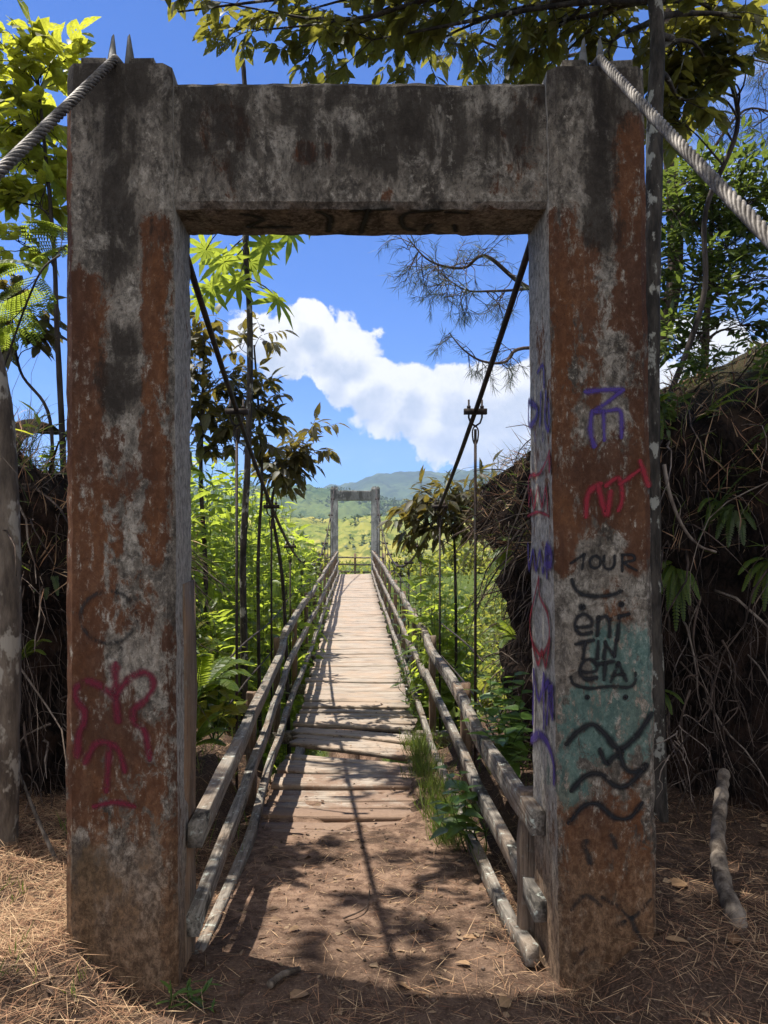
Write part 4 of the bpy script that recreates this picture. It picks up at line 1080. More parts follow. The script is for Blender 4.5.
# -- plant with upright leaves on the left bank top
def weed(name, label, base, stems, ll, lw, mat, shape='ovate', seed=1, nl=8, droop=.25, up=.4, bark='weed_leaf', cat='plant', group=None, tilt=0.0, r=.005, low=.25):
    random.seed(seed); base = Vector(base); o = thing(name, label, cat, base, group); tm, lv = MB(), Leaves()
    for t in stems:
        t = Vector(t); P = bend(base + Vector((random.uniform(-.04, .04), random.uniform(-.04, .04), 0)), t, 6, 0, .05); tm.tube(P, [r * (1 - .1 * i) for i in range(7)], 5, False)
        ph = random.random() * 6
        for i in range(nl):
            u = lerp(low, 1.0, (i + .5) / nl); a = u * 6; b = min(5, int(a)); q = P[b].lerp(P[b + 1], a - b); ph += 2.4
            d = Vector((math.cos(ph), math.sin(ph), lerp(-.15, up, u) + random.uniform(-.2, .2)))
            s = random.uniform(.7, 1.15) * (1.0 if u < .8 else .8)
            lv.add(q, (d + Vector((0, 0, random.uniform(-tilt, tilt)))).normalized(), UP + rv(.35 + tilt), ll * s, lw * s, droop * random.uniform(.5, 1.5))
    tm.build('stem', M[bark], o, True); lv.build('foliage', M[mat], o, shape); return o
weed('sapling', 'young plant with upright pointed leaves on top of the left bank', W(36, 470, 4.4), [W(37, 412, 4.4)], .16, .055, 'yellow_leaf', 'ovate', 3, 6, .15, .8, low=.55)
weed('shrub', 'low pale green weeds on the bank top beside the red flower pillar', W(56, 475, 4.35), [W(60, 440, 4.3), W(50, 448, 4.3), W(45, 452, 4.3), W(66, 430, 4.5)], .06, .03, 'bush_leaf', 'ovate', 4, 12, low=.2)

# -- cecropia
random.seed(15)
cb = Vector(((244 - VX) / F * 7, 7.0, -1.0)); o = thing('cecropia_tree', 'slim tree with a bare dark trunk and hand shaped leaves inside the gateway opening', 'tree', cb)
tm, lv = MB(), Leaves()
T = curve([cb, W(244, 650, 7), W(243, 560, 7), W(248, 450, 7), W(250, 330, 7), W(245, 235, 7), W(246, 120, 7), W(243, 60, 7.05)], 9)
tm.tube(T, [lerp(.036, .021, i / (len(T) - 1)) for i in range(len(T))], 10, wob=.07)
for px, py, Y, R_ in [(224, 262, 6.9, .30), (212, 288, 7.2, .26), (238, 283, 6.8, .25), (277, 300, 6.75, .29), (266, 246, 7.0, .27), (290, 232, 7.1, .30), (206, 250, 7.4, .27), (250, 262, 7.5, .28), (200, 300, 7.5, .22),
                      (180, 200, 6.9, .3), (230, 180, 6.6, .32), (285, 170, 7.2, .32), (310, 205, 6.8, .28), (255, 130, 6.6, .3), (215, 140, 7.3, .3), (290, 120, 6.9, .3)]:
    c = W(px, py, Y); i = min(range(len(T)), key=lambda q: (T[q] - c - Vector((0, 0, .28))).length)
    tm.tube(bend(T[i], c, 5, .08, .03), .006, 4, False)
    n = random.choice([9, 10, 11]); tilt = (c - T[i]); tilt.z = 0; tilt = tilt.normalized() if tilt.length > .01 else Vector((1, 0, 0))
    nrm = (UP * .62 + tilt * .35 + Vector((0, .62, 0)) + rv(.15)).normalized(); e1_ = nrm.cross(Vector((0, 1, .2))).normalized(); e2_ = nrm.cross(e1_)
    a0 = random.random() * 6; rq = random.random()
    for q in range(n):
        a = a0 + (2 * math.pi) * q / n; s = R_ * (1 if q not in (0, 1) else .75) * random.uniform(.9, 1.05)
        lv.add(c, (e1_ * math.cos(a) + e2_ * math.sin(a) - nrm * .12).normalized(), nrm, s, s * .23, .26, r=rq)
tm.build('trunk', M['bark_lichen'], o, True); lv.build('crown', M['cecropia_leaf'], o, 'lance', .15)

# -- saplings with brown green leaves inside the opening, left
tree('sapling', 'bronze leafed sapling close behind the pillar with the red flower', 'tree', [Vector(((203 - VX) / F * 8, 8, -1.6)), W(206, 600, 8), W(201, 480, 8), W(203, 400, 8), W(204, 330, 8)], .03, .012,
     cl([(197, 345, 8, .15, 8), (212, 330, 8, .12, 6), (200, 375, 8, .2, 10), (218, 385, 8.1, .2, 9), (196, 410, 7.9, .2, 10), (212, 425, 8, .22, 11), (228, 400, 8.1, .14, 7), (222, 440, 8, .2, 9), (198, 445, 8, .2, 9)]), .19, .085, M['bark_dark'], M['dark_leaf'], 'ovate', .3, .8, twig=.2, per=5, seed=42)
tree('sapling', 'bronze leafed sapling beside the trunk of the hand leaved tree', 'tree', [Vector(((262 - VX) / F * 8.4, 8.4, -1.7)), W(258, 580, 8.4), W(262, 480, 8.4), W(258, 400, 8.4), W(254, 345, 8.4)], .022, .010,
     cl([(238, 345, 8.2, .12, 5), (262, 335, 8.4, .08, 4), (262, 395, 8.3, .18, 8), (248, 385, 8.3, .12, 5), (242, 420, 8.3, .2, 8), (258, 410, 8.2, .2, 9), (262, 440, 8.3, .18, 8), (268, 425, 8.3, .12, 5)]), .18, .08, M['bark_dark'], M['dark_leaf'], 'ovate', .3, .7, twig=.2, per=5, seed=43)
tree('sapling', 'thin dark sapling leaning towards the bridge with a drooping bronze leaf cluster at its top', 'tree', [Vector(((291 - VX) / F * 9, 9, -2.0)), W(284, 600, 9), W(272, 510, 9), W(278, 480, 9)], .026, .014,
     cl([(272, 468, 9, .14, 8), (286, 462, 9, .2, 11), (300, 452, 9, .2, 11), (312, 450, 9, .14, 7), (296, 470, 9, .18, 9), (308, 432, 9, .08, 4), (318, 428, 9, .05, 2), (276, 480, 9, .12, 5)]), .20, .075, M['bark_dark'], M['dark_leaf'], 'ovate', .3, .8, twig=.2, per=5, seed=44)
# -- right: drooping bronze crown on a thin stem
tree('sapling', 'umbrella shaped sapling with drooping bronze leaves beside the far part of the bridge', 'tree', [Vector(((456 - VX) / F * 8.6, 8.6, -1.4)), W(456, 640, 8.6), W(455, 560, 8.6), W(454, 540, 8.6)], .020, .012,
     cl([(410, 515, 8.5, .14, 7), (422, 500, 8.6, .2, 10), (436, 508, 8.4, .2, 11), (450, 500, 8.6, .2, 10), (464, 505, 8.5, .2, 10), (478, 498, 8.6, .2, 10), (490, 503, 8.6, .16, 7), (430, 525, 8.5, .2, 9), (452, 522, 8.4, .16, 8), (474, 520, 8.5, .16, 8), (490, 480, 8.8, .06, 4), (415, 535, 8.5, .12, 5), (470, 488, 8.7, .08, 5)]), .20, .07, M['bark_dark'], M['dark_leaf'], 'ovate', .25, 1.0, twig=.2, per=5, seed=45)

# -- shrubs with long narrow leaves beside the bridge
def lance_shrub(label, base, stems, seed, ll=.26, lw=.066, mat='bush_leaf', nl=20, group='narrow leaved shrubs beside the bridge', r=.010, low=.2):
    return weed('shrub', label, base, stems, ll, lw, mat, 'lance', seed, nl, .45, .55, 'weed_leaf', 'shrub', group, tilt=.6, r=r, low=low)
def fan(px, py, Y, tops, dY=.5):
    return [W(a, b, Y + random.uniform(-dY, dY)) for a, b in tops]
random.seed(81)
G1 = [('tall narrow leaved shrub behind the nearest hanging rod', -1.75, 8.3, 2.25, .6), ('yellowish narrow leaved shrub against the pillar with the red flower', -2.0, 7.3, 1.8, .55), ('low narrow leaved shrub next to the flat bright fern', -1.35, 7.0, .55, .32),
      ('bright narrow leaved shrub behind the bare dark trunk', -1.38, 9.3, 2.05, .45), ('narrow leaved shrub leaning on the railing past the bare dark trunk', -1.25, 10.9, 1.85, .38), ('full narrow leaved shrub near the middle of the railing', -1.27, 12.8, 1.62, .38),
      ('narrow leaved shrub bulging beside the lit middle of the deck', -1.28, 15.0, 1.35, .38), ('airy narrow leaved shrub far along the railing', -1.30, 17.8, 1.30, .40), ('narrow leaved shrub furthest along the railing', -1.45, 21.0, 1.15, .5), ('tall narrow leaved shrub behind the leaning dark sapling', -2.2, 11.5, 2.6, .65), ('broad narrow leaved shrub in the second row behind the hanging rods', -2.3, 9.6, 2.5, .65), ('loose narrow leaved shrub in the second row next to the far railing', -1.9, 15.5, 2.1, .6)]
for i, (lab, x, Y, zt_, spr) in enumerate(G1):
    st = []
    for q in range(44):
        a = random.random() * 6.283; r_ = spr * math.sqrt(random.random()); st.append((x + r_ * math.cos(a), Y + 1.3 * r_ * math.sin(a), zt_ + .30 - random.random() ** 1.9 * min(1.6, zt_ + .6) - .3 * (r_ / spr) ** 2))
    lance_shrub(lab, (x - .15, Y, ground_z(x, Y) + (0 if Y < 11 else 1.0)), st, 100 + i, .26 if Y < 11 else .34, .072 if Y < 11 else .095, 'bush_leaf', 26, r=.0045, low=.3)
# dense background foliage behind them
def blob_bush(name, label, base, h, w, n, ll, lw, mat, seed, shape='ovate', cat='shrub', group=None, dens=1.0):
    random.seed(seed); base = Vector(base); o = thing(name, label, cat, base, group); tm, lv = MB(), Leaves()
    nb = max(5, int(n / 26)); per = n // nb
    for q in range(nb):
        a = random.random() * 6.283; rr_ = w * math.sqrt(random.random()) * .8; hh = h * random.uniform(.35, 1.0) * (1 - .35 * (rr_ / w) ** 2)
        tip = base + Vector((rr_ * math.cos(a), rr_ * math.sin(a), hh)); P = bend(base + Vector((rr_ * .2 * math.cos(a), rr_ * .2 * math.sin(a), 0)), tip, 5, 0, .06)
        tm.tube(P, [.012 * h / 2 * (1 - .14 * i) for i in range(6)], 4, False)
        cr = w * random.uniform(.22, .42)
        for i in range(per):
            d = rv(1); 
            while d.length > 1: d = rv(1)
            p = tip + Vector((d.x, d.y, d.z * .8)) * cr
            dd = (d + Vector((0, 0, .1)) + rv(.5)).normalized(); s = random.uniform(.6, 1.2)
            lv.add(p, dd, UP + rv(.6), ll * s, lw * s, .3)
    tm.build('stem', M['bark_twig'], o, True); lv.build('foliage', M[mat], o, shape); return o
B = [('big sunlit bush deep in the ravine behind the narrow leaved shrubs', (-2.4, 12.5, -5.0), 7.0, 1.9, 5200), ('rounded bush on the ravine slope behind the pillar with the red flower', (-3.2, 10.5, -3.5), 5.6, 1.5, 3600), ('leafy bush between the bridge and the ravine thicket', (-1.9, 14.5, -5.5), 6.6, 1.1, 2800),
     ('lower bush under the first narrow leaved shrubs', (-1.75, 8.6, -2.0), 2.6, .8, 2600)]
for i, (lab, b, h, w, n) in enumerate(B): blob_bush('bush', lab, b, h, w, n, .24 if h > 3 else .17, .085, 'bush_leaf', 200 + i, 'lance', 'bush', 'bushes in the ravine')
# right side
st = [W(a + random.uniform(-5, 5), b + random.uniform(-6, 8), 8.8 + random.uniform(-.4, .4)) for a, b in [(428, 566), (440, 556), (452, 566), (416, 590), (466, 592), (474, 604), (434, 590), (446, 600), (460, 615), (424, 615), (470, 630), (440, 630)] for q in (0, 1)]
lance_shrub('dark narrow leaved shrub under the umbrella shaped sapling', ((447 - VX) / F * 8.8, 8.8, -1.5), st, 120, .26, .072, 'bush_leaf', 26, r=.005)
st = [W(a, b, 7.0) for a, b in [(400, 585), (404, 600), (412, 612), (396, 600)]]
weed('shrub', 'sparse shrub poking through the railing with the guard wires', ((406 - VX) / F * 10, 10, -1.2), [W(a, b, 10) for a, b in [(405, 565), (412, 575), (400, 580), (420, 570), (415, 600)]], .16, .05, 'small_leaf', 'lance', 122, 12, bark='bark_twig', cat='shrub')
B = [('sunlit yellow green bush low in the ravine beside the bank end', (3.4, 16, -5.8), 5.0, 1.8, 1800), ('sunlit bush on the ravine slope below the umbrella shaped sapling', (2.5, 12.5, -4.6), 3.6, 1.3, 1500), ('bush on the far slope beside the railing with the guard wires', (2.6, 24, -5.0), 4.6, 1.6, 1500), ('broad bush on the far slope further from the railing', (5.6, 25, -5.0), 5.2, 2.2, 1700), ('tuft of greenery at the foot of the bank end', (1.95, 8.8, -2.2), 2.0, .7, 800)]
for i, (lab, b, h, w, n) in enumerate(B): blob_bush('bush', lab, b, h, w, n, .26 if h > 3 else .13, .12 if h > 3 else .06, 'far_leaf', 220 + i, 'ovate', 'bush', 'bushes in the ravine')
# far bank bushes: one of each kind, copied
pA = blob_bush('bush', 'round bush on the far bank at the side of the distant gateway', (-2.3, 33.5, -1.6), 2.2, 1.3, 1500, .24, .13, 'far_leaf', 240, 'ovate', 'bush', 'bushes on the far bank')
for i, (x, y, z, s, rz, lab) in enumerate([(2.7, 34, -1.8, 1.0, 1.0, 'round bush on the far bank beside the railing with the guard wires'), (5.2, 36, -2.0, 1.3, 2.2, 'wide bush on the far bank away from the railing'), (-5.0, 36, -2.0, 1.3, 3.0, 'wide bush on the far bank behind the thicket'), (8.5, 38, -2.4, 1.5, .4, 'large bush on the far bank nearest the right bank end'), (-8.5, 38, -2.4, 1.5, 5.0, 'large bush on the far bank hidden by the thicket'), (3.9, 40, -2.6, 1.0, 4.0, 'small bush beyond the far bank edge')]):
    dup(pA, (x, y, z), rz, s, lab)

# -- weeds at the right post
o = weed('weed', 'clump of broad leaved green weeds behind the short post and the pillar with black lettering', (.98, 4.7, .12), [W(a, b, Y) for a, b, Y in [(478, 690, 4.6), (490, 675, 4.8), (502, 668, 4.6), (515, 672, 4.5), (524, 680, 4.3), (508, 690, 4.3), (495, 700, 4.2), (484, 710, 4.4), (518, 705, 4.1), (526, 725, 4.0), (505, 725, 4.0), (490, 735, 4.1), (522, 750, 3.9), (472, 720, 4.6), (512, 740, 4.4)]], .135, .085, 'weed_leaf', 'heart', 51, 9, .2, .3, low=.35)
weed('weed', 'leafy vine climbing over the middle rail in front of the broad leaved weeds', (.70, 4.35, -.3), [W(a, b, Y) for a, b, Y in [(448, 775, 4.1), (460, 770, 4.1), (440, 790, 4.1), (452, 800, 3.9), (436, 806, 4.0), (468, 785, 4.0), (445, 765, 4.4)]], .13, .075, 'weed_leaf', 'heart', 52, 6, .25, .2, low=.45)
weed('weed', 'small dark leaved weeds twined round the railing where the planks grow cleaner', (.72, 9.2, -.6), [W(a, b, Y) for a, b, Y in [(398, 640, 9), (404, 650, 8.8), (392, 648, 9.3), (408, 664, 8.5), (400, 676, 8.2), (410, 690, 7.8)]], .10, .04, 'small_leaf', 'lance', 53, 9, low=.3)
weed('weed', 'broad leaved bright plant under the flat fern', W(214, 740, 5.0), [W(218, 688, 4.9), W(206, 692, 4.9), W(226, 700, 5.0), W(200, 700, 4.8), W(236, 706, 5.1), W(246, 700, 5.3)], .17, .10, 'yellow_leaf', 'heart', 54, 4, .3, .1, low=.6)
weed('weed', 'upright pointed leaves of a young plant against the dark plank', W(196, 690, 5.6), [W(202, 612, 5.6), (W(198, 640, 5.5)), W(212, 640, 5.7)], .2, .05, 'yellow_leaf', 'lance', 55, 7, .2, .9, low=.45)
weed('weed', 'small green weeds at the foot of the pillar with the red flower', (-.60, 2.62, -.08), [(-.56, 2.60, .06), (-.50, 2.62, .05), (-.62, 2.58, .08), (-.54, 2.56, .04), (-.47, 2.55, .0)], .075, .016, 'weed_leaf', 'lance', 56, 7, .2, .4, low=.2)
weed('weed', 'green tuft in the dry needles at the bottom corner', W(14, 985, 2.75), [W(10, 955, 2.8), W(22, 962, 2.8), W(30, 970, 2.7), W(2, 965, 2.7)], .06, .02, 'weed_leaf', 'ovate', 57, 7, low=.1)
weed('weed', 'small ferny weed on the lit ground near the pillar edge', W(20, 915, 3.2), [W(16, 895, 3.2), W(28, 900, 3.2), W(8, 905, 3.2), W(34, 906, 3.1)], .05, .02, 'yellow_leaf', 'ovate', 58, 6, low=.1)
weed('weed', 'spiky grey green weed beside the leaning dead branch', W(765, 935, 3.0), [W(755, 920, 3.0), W(768, 912, 3.0), W(775, 925, 2.95), W(760, 930, 2.9)], .08, .014, 'small_leaf', 'lance', 59, 8, low=.1)
weed('weed', 'thin seedling in the needles in front of the pillar with black lettering', W(706, 1000, 2.55), [W(703, 985, 2.55), W(711, 990, 2.55)], .04, .012, 'weed_leaf', 'lance', 60, 5, low=.2)

# green things growing on the crest and face of the right bank
weed('shrub', 'tangled small leaved shrub overhanging the bank crest under the bushy tree', W(700, 372, 4.6), [W(a, b, Y) for a, b, Y in [(664, 372, 4.2), (676, 360, 4.3), (690, 352, 4.4), (705, 350, 4.4), (722, 345, 4.4), (740, 338, 4.4), (716, 372, 4.15), (684, 385, 4.1)]], .075, .028, 'small_leaf', 'lance', 91, 14, .2, .3, low=.2, tilt=.5)
weed('shrub', 'dark leafy sprays drooping from the crest of the bank at the photo edge', W(772, 352, 4.5), [W(a, b, Y) for a, b, Y in [(752, 372, 4.1), (762, 385, 4.1), (776, 392, 4.1), (758, 350, 4.3), (780, 365, 4.2)]], .08, .03, 'small_leaf', 'lance', 92, 14, .2, .2, low=.2, tilt=.5)
fern('drooping green fern low on the dark bank near the photo edge', W(770, 560, 4.1), [W(742, 592, 3.95), W(752, 604, 3.95), (W(764, 612, 3.95)), W(738, 575, 3.95)], .03, 24, seed=16)
fern('tiny green fern beside the curved pale root', W(716, 500, 4.15), [W(706, 525, 4.0), W(724, 524, 4.0), W(698, 512, 4.0)], .022, 20, seed=17)
fern('bright fern sprouting above the lit root tips', W(660, 690, 4.1), [W(672, 715, 3.95), W(684, 704, 3.95), W(664, 724, 3.95)], .022, 18, seed=18)

weed('shrub', 'leafy green sprays hanging over the bank edge behind the thin lichened trunk', W(662, 395, 4.35), [W(a, b, Y) for a, b, Y in [(658, 420, 4.15), (668, 430, 4.1), (676, 412, 4.1), (660, 445, 4.1), (684, 400, 4.15)]], .09, .03, 'small_leaf', 'lance', 93, 12, .3, .0, low=.2, tilt=.4)
fern('dark green fern clump in the hollow right of the curved pale root', W(735, 505, 4.15), [W(716, 540, 3.98), W(728, 548, 3.96), W(744, 546, 3.96), W(756, 530, 3.98), W(722, 520, 4.0)], .034, 24, 'small_leaf', seed=21, pin=.014)
fern('fern with long drooping fronds at the middle height of the left bank', W(48, 560, 4.1), [W(34, 592, 3.95), W(46, 600, 3.95), W(58, 596, 3.95), W(26, 575, 3.95)], .03, 24, 'small_leaf', seed=22)

side = []
for q in range(34):                        # boughs of a tree added out of view to shade ground and cable
    x, yv, h = rr.uniform(1.3, 4.2), rr.uniform(-1.2, 3.4), rr.uniform(3.2, 5.6)
    if yv > .2 and x / yv < .72: continue
    side.append((Vector((x, yv, h)), .34, 9))
tree('broadleaf_tree', 'unseen broadleaf tree added beside the viewer to shade the ground and cable', 'tree', [Vector((2.7, .7, .1)), Vector((2.75, .75, 1.5)), Vector((2.65, .9, 3.0)), Vector((2.6, 1.0, 5.2))], .07, .04, side, .17, .095, M['bark_lichen'], M['olive_leaf'], 'ovate', .25, .55, twig=.26, per=6, limb=.4, seed=33)
# ================================================================ litter, grass, sticks
def gz(x, y): return ground_z(x, y)
def litter(name, label, cat, n, area, dens, L, mat, seed):
    random.seed(seed); lv = Leaves(); k = 0
    while k < n:
        x, y = random.uniform(area[0], area[1]), random.uniform(area[2], area[3])
        if random.random() > dens(x, y): continue
        a = random.random() * 6.283; d = Vector((math.cos(a), math.sin(a), random.gauss(.05, .22)))
        lv.add(Vector((x, y, gz(x, y) + random.uniform(.002, .022))), d, UP + rv(.5), random.uniform(*L), random.uniform(.0014, .0027), .05); k += 1
    o = lv.build(name, mat, None, 'small', .0); kind(o, 'stuff'); tag(o, label, cat); return o
def dn(x, y):
    ax = abs(x); c = ss(.55, .95, ax)
    if x > .8: c *= lerp(.55, .10, ss(2.6, 3.3, y))
    p = max(c, .05 + .14 * ss(2.9, 2.4, y)) * (.35 + .65 * ss(-.25, .25, fbm(x * 2.2, y * 2.2, 7)))
    if -1.02 < x < -.62 and YF < y < YB or .69 < x < 1.06 and YF < y < YB: p = 0
    return p
litter('pine_needles', 'dry pine needles strewn over the ground around the gateway', 'needles', 36000, (-2.1, 2.2, 2.0, 4.4), dn, (.06, .15), M['needle'], 71)
litter('pine_needles', 'sparse dry needles on the ground beside the railings and along the dirt path', 'needles', 5200, (-1.8, 1.6, 4.0, 7.0), lambda x, y: ss(.45, .75, abs(x)) + .05, (.06, .14), M['needle'], 72)
random.seed(73); lv = Leaves()
for q in range(520):
    s = random.choice([-1, 1, 1]); y = random.uniform(3.6, 7.6)
    if random.random() < .7: x, y = .56 + random.gauss(0, .06), random.choice([4.55, 5.1, 5.6, 6.2, 6.7, 7.2]) + random.gauss(0, .10)
    else: x = s * random.uniform(.62, 1.4)
    z = gz(x, y) if y < 6 else max(gz(x, y), deck_z(y) - .03)
    for k_ in range(4): lv.add(Vector((x, y, z)) + rv(.02), (Vector((0, 0, 1)) + rv(.5)).normalized(), rv(1), random.uniform(.08, .22), .006, .3)
for q in range(160):
    x, y = random.uniform(-1.8, -.9), random.uniform(2.1, 3.3)
    if fbm(x * 2, y * 2, 3) < .12: continue
    for k_ in range(4): lv.add(Vector((x, y, gz(x, y))) + rv(.015), (UP + rv(.6)).normalized(), rv(1), random.uniform(.04, .09), .005, .3)
o = lv.build('grass', M['grass'], None, 'small', 0); kind(o, 'stuff'); tag(o, 'green grass along the edges of the path and the dirt covered planks', 'grass')
# dead grass and small green blades on the crests of the banks
for Bk, lab in ((RB, 'dead grass and ferny scraps growing on the crest of the bank under the bushy tree'), (LB, 'dead grass growing on the crest of the bank behind the lichened trunk')):
    random.seed(79); P_, n_, NH_, nr_ = Bk; la, lb = Leaves(), Leaves()
    for k in range(4200):
        i = random.randrange(2, n_ - 2); j = random.randrange(NH_ - 18, NH_ - 4); p = Vector(P_[i * NH_ + j]) + rv(.05); d = (UP * random.uniform(-.2, .9) + nr_[i] * random.uniform(-.2, .9) + rv(.6)).normalized()
        (la if random.random() < .72 else lb).add(p, d, rv(1), random.uniform(.06, .26), random.uniform(.003, .008), random.uniform(.2, .7))
    for lv, m_, nm in ((la, 'needle', 'dead_grass'), (lb, 'grass', 'grass')):
        o = lv.build(nm, M[m_], None, 'small', 0); kind(o, 'stuff'); tag(o, lab if nm == 'dead_grass' else lab.replace('dead grass', 'green blades'), 'grass')
# leafy undergrowth on the slopes of the ravine and the valley side beyond
random.seed(77); lv = Leaves(); k = 0
while k < 36000:
    y = 7.5 + 62 * random.random() ** 1.6; x = random.uniform(-.55, .45) * (y + 4)
    if abs(x) < .95 and y < 33 or fbm(x * .4, y * .4, 6) < -.28: continue
    hgt = (.25 + .9 * max(0, fbm(x * .7, y * .7, 2) + .25)) * (1 if y < 34 else .5); s = .16 + .003 * y
    if abs(x) < 1.5 and y > 26: hgt *= .4
    lv.add(Vector((x, y, gz(x, y) + random.random() * hgt)), (rv(1) + UP * .7).normalized(), UP + rv(.6), s * random.uniform(.6, 1.4), s * .42, .3); k += 1
o = lv.build('undergrowth', M['far_leaf'], None, 'small', .1); kind(o, 'stuff'); tag(o, 'yellow green leafy undergrowth covering the slopes of the ravine below the bridge', 'undergrowth')
# trees of the valley and of the wooded hill, far beyond the bridge
random.seed(78)
for hp, cnt, size, lab in ((HP[0], 900, 2.6, 'scattered bushes and small trees on the sunlit hill beyond the distant gateway'), (HP[1], 2600, 8.0, 'woodland covering the hill below the blue mountain')):
    lv = Leaves(); k = 0
    while k < cnt:
        p = Vector(random.choice(hp))
        if fbm(p.x / size * .06, p.y / size * .06, 3) < random.uniform(-.25, .35): continue
        s = size * random.uniform(.5, 1.25); k += 1
        for j in range(11):
            d_ = rv(1).normalized(); lv.add(p + Vector((d_.x, d_.y, abs(d_.z) * .9 + .1)) * s * .45, (d_ + rv(.5)).normalized(), UP + rv(.8), s * .55, s * .42, .2)
    o = lv.build('far_woodland', M['wood_leaf'], None, 'small', .1); kind(o, 'stuff'); tag(o, lab, 'woodland')
# broken dead leaves trodden into the path, on the first planks and round the gateway
random.seed(80); lv = Leaves(); k = 0
while k < 3400:
    x, y = random.uniform(-1.9, 2.1), 2.0 + 7.2 * random.random() ** 1.35
    if abs(x) < .6 and y > 5 and random.random() < (.75 if x < .2 else .3): continue
    if -1.03 < x < -.6 and YF - .03 < y < YB or .67 < x < 1.08 and YF - .03 < y < YB: continue
    z = gz(x, y)
    if abs(x) < .62 and y > 4.4: z = max(z, deck_z(y) + .004)
    elif y > 7: continue
    a = random.random() * 6.283; L_ = random.choice([.012, .018, .025, .04]) * random.uniform(.7, 1.4)
    lv.add(Vector((x, y, z + .004)), Vector((math.cos(a), math.sin(a), random.uniform(-.05, .3))), UP + rv(.6), L_, L_ * random.uniform(.3, .7), .3); k += 1
o = lv.build('leaf_litter', M['litter'], None, 'small', .2); kind(o, 'stuff'); tag(o, 'small broken dead leaves trodden into the path and lying on the first planks', 'leaf litter')
# small crumbs of bark, soil and stone
random.seed(74); mb = MB()
for q in range(1500):
    x, y = random.uniform(-1.9, 2.1), 2.0 + 4.6 * random.random() ** 1.3
    if -1.03 < x < -.6 and YF - .03 < y < YB or .67 < x < 1.08 and YF - .03 < y < YB: continue
    s = random.choice([.003, .004, .006, .009]) * random.uniform(.7, 1.4); c = Vector((x, y, gz(x, y) + s * .4)); b = len(mb.v)
    for d in ((1, 0, 0), (-1, 0, 0), (0, 1, 0), (0, -1, 0), (0, 0, 1), (0, 0, -1)): mb.v.append(tuple(c + Vector(d) * s * random.uniform(.5, 1.3)))
    for f in ((0, 2, 4), (2, 1, 4), (1, 3, 4), (3, 0, 4), (2, 0, 5), (1, 2, 5), (3, 1, 5), (0, 3, 5)): mb.face([b + i for i in f], random.random())
o = mb.build('soil_crumbs', M['bark_twig'], None); kind(o, 'stuff'); tag(o, 'crumbs of bark and soil lying on the path and around the gateway', 'debris')

def fallen(px, py, L, w, ang, label, mat='dry_leaf', curl=.35, group='dry leaves on the ground'):
    Y = 2.8
    for _ in range(25):
        x = (px - VX) / F * Y; z = gz(x, Y); Y = lerp(Y, (EYE - z) * F / (py - VY), .6)
    x = (px - VX) / F * Y; z = gz(x, Y) + .012
    lv = Leaves(); a = math.radians(ang); lv.add(Vector((x, Y, z)), Vector((math.cos(a), math.sin(a), .12)), UP + rv(.35), L, w, curl * random.uniform(.5, 1), random.random())
    o = lv.build('fallen_leaf', M[mat], None, 'ovate', .22); tag(o, label, 'leaf', group); rebase(o, (x, Y, z)); return o
random.seed(75)
for a in [(290, 1002, .085, .055, 40, 'broad pale tan leaf lying on the path beside the short stick'), (462, 940, .095, .035, 5, 'long pale curled leaf on the path near the lowest rail'), (405, 998, .09, .04, 10, 'dull flat leaf at the bottom middle of the path'), (394, 986, .06, .035, -20, 'small dull leaf just above the flat leaf on the path'), (470, 968, .06, .04, 150, 'dark curled leaf by the foot of the lowest rail'),
          (432, 928, .05, .03, 80, 'little brown leaf in a light spot on the path'), (733, 948, .10, .05, 60, 'yellowish leaf propped at the foot of the leaning dead branch'), (672, 888, .08, .06, 20, 'pale crumpled leaf on dark soil behind the pillar with black lettering'), (665, 942, .08, .03, -10, 'tan leaf at the outer foot of the pillar with black lettering'), (45, 888, .11, .05, 20, 'yellow leaf on the lit needles beside the pillar with the red flower'),
          (28, 905, .06, .04, 100, 'small brown leaf in the lit needles at the photo edge'), (345, 880, .05, .03, 30, 'tiny brown leaf on the sunlit part of the path'), (388, 772, .1, .05, -15, 'pale leaf lying where dirt meets the planks'), (300, 930, .05, .03, 200, 'small leaf in the sun strip beside the railing'), (500, 1010, .07, .045, 45, 'curled brown leaf at the bottom near the needle mound'), (700, 870, .07, .045, 120, 'brown leaf on the soil beside the leaning dead branch')]:
    fallen(*a)
def stick(name, label, pts, r0, r1, mat, n=8, cat='branch', wob=.08, group=None, knots=False):
    mb = MB(); P = curve(pts, 6); m = len(P); mb.tube(P, [lerp(r0, r1, i / (m - 1)) * (1 + (.25 if knots else .15) * fbm(i * .9, 3, r0 * 99)) for i in range(m)], n, wob=wob)
    if knots:      # broken side branches
        for f_, d_ in ((.45, (-.035, -.015, .03)),):
            c_ = P[int(f_ * (m - 1))]; mb.tube([c_, c_ + Vector(d_) * .6, c_ + Vector(d_)], [.02, .013, .008], 7, wob=.1)
    o = mb.build(name, M[mat], None, True); tag(o, label, cat, group); return rebase(o, P[0])
stick('stick', 'short thick stick lying on the path beside the broad tan leaf', [Vector((-.30, 2.70, gz(-.3, 2.7) + .018)), Vector((-.26, 2.77, gz(-.26, 2.77) + .02)), Vector((-.205, 2.83, gz(-.2, 2.83) + .017))], .014, .010, 'log')
stick('dead_branch', 'thick grey dead branch leaning against the bank beside the pillar with black lettering', [W(744, 955, 2.78), W(735, 915, 2.9), W(722, 880, 3.05), W(718, 840, 3.25), W(721, 800, 3.45), W(724, 772, 3.6)], .038, .026, 'log', 14, wob=.07, knots=True)
stick('dead_branch', 'pale thin bare root curving down the bank above the yellow green fern', [W(664, 465, 4.0), W(670, 495, 3.95), W(682, 525, 3.93), W(698, 545, 3.95), W(716, 552, 4.0)], .012, .006, 'root_pale', 6)
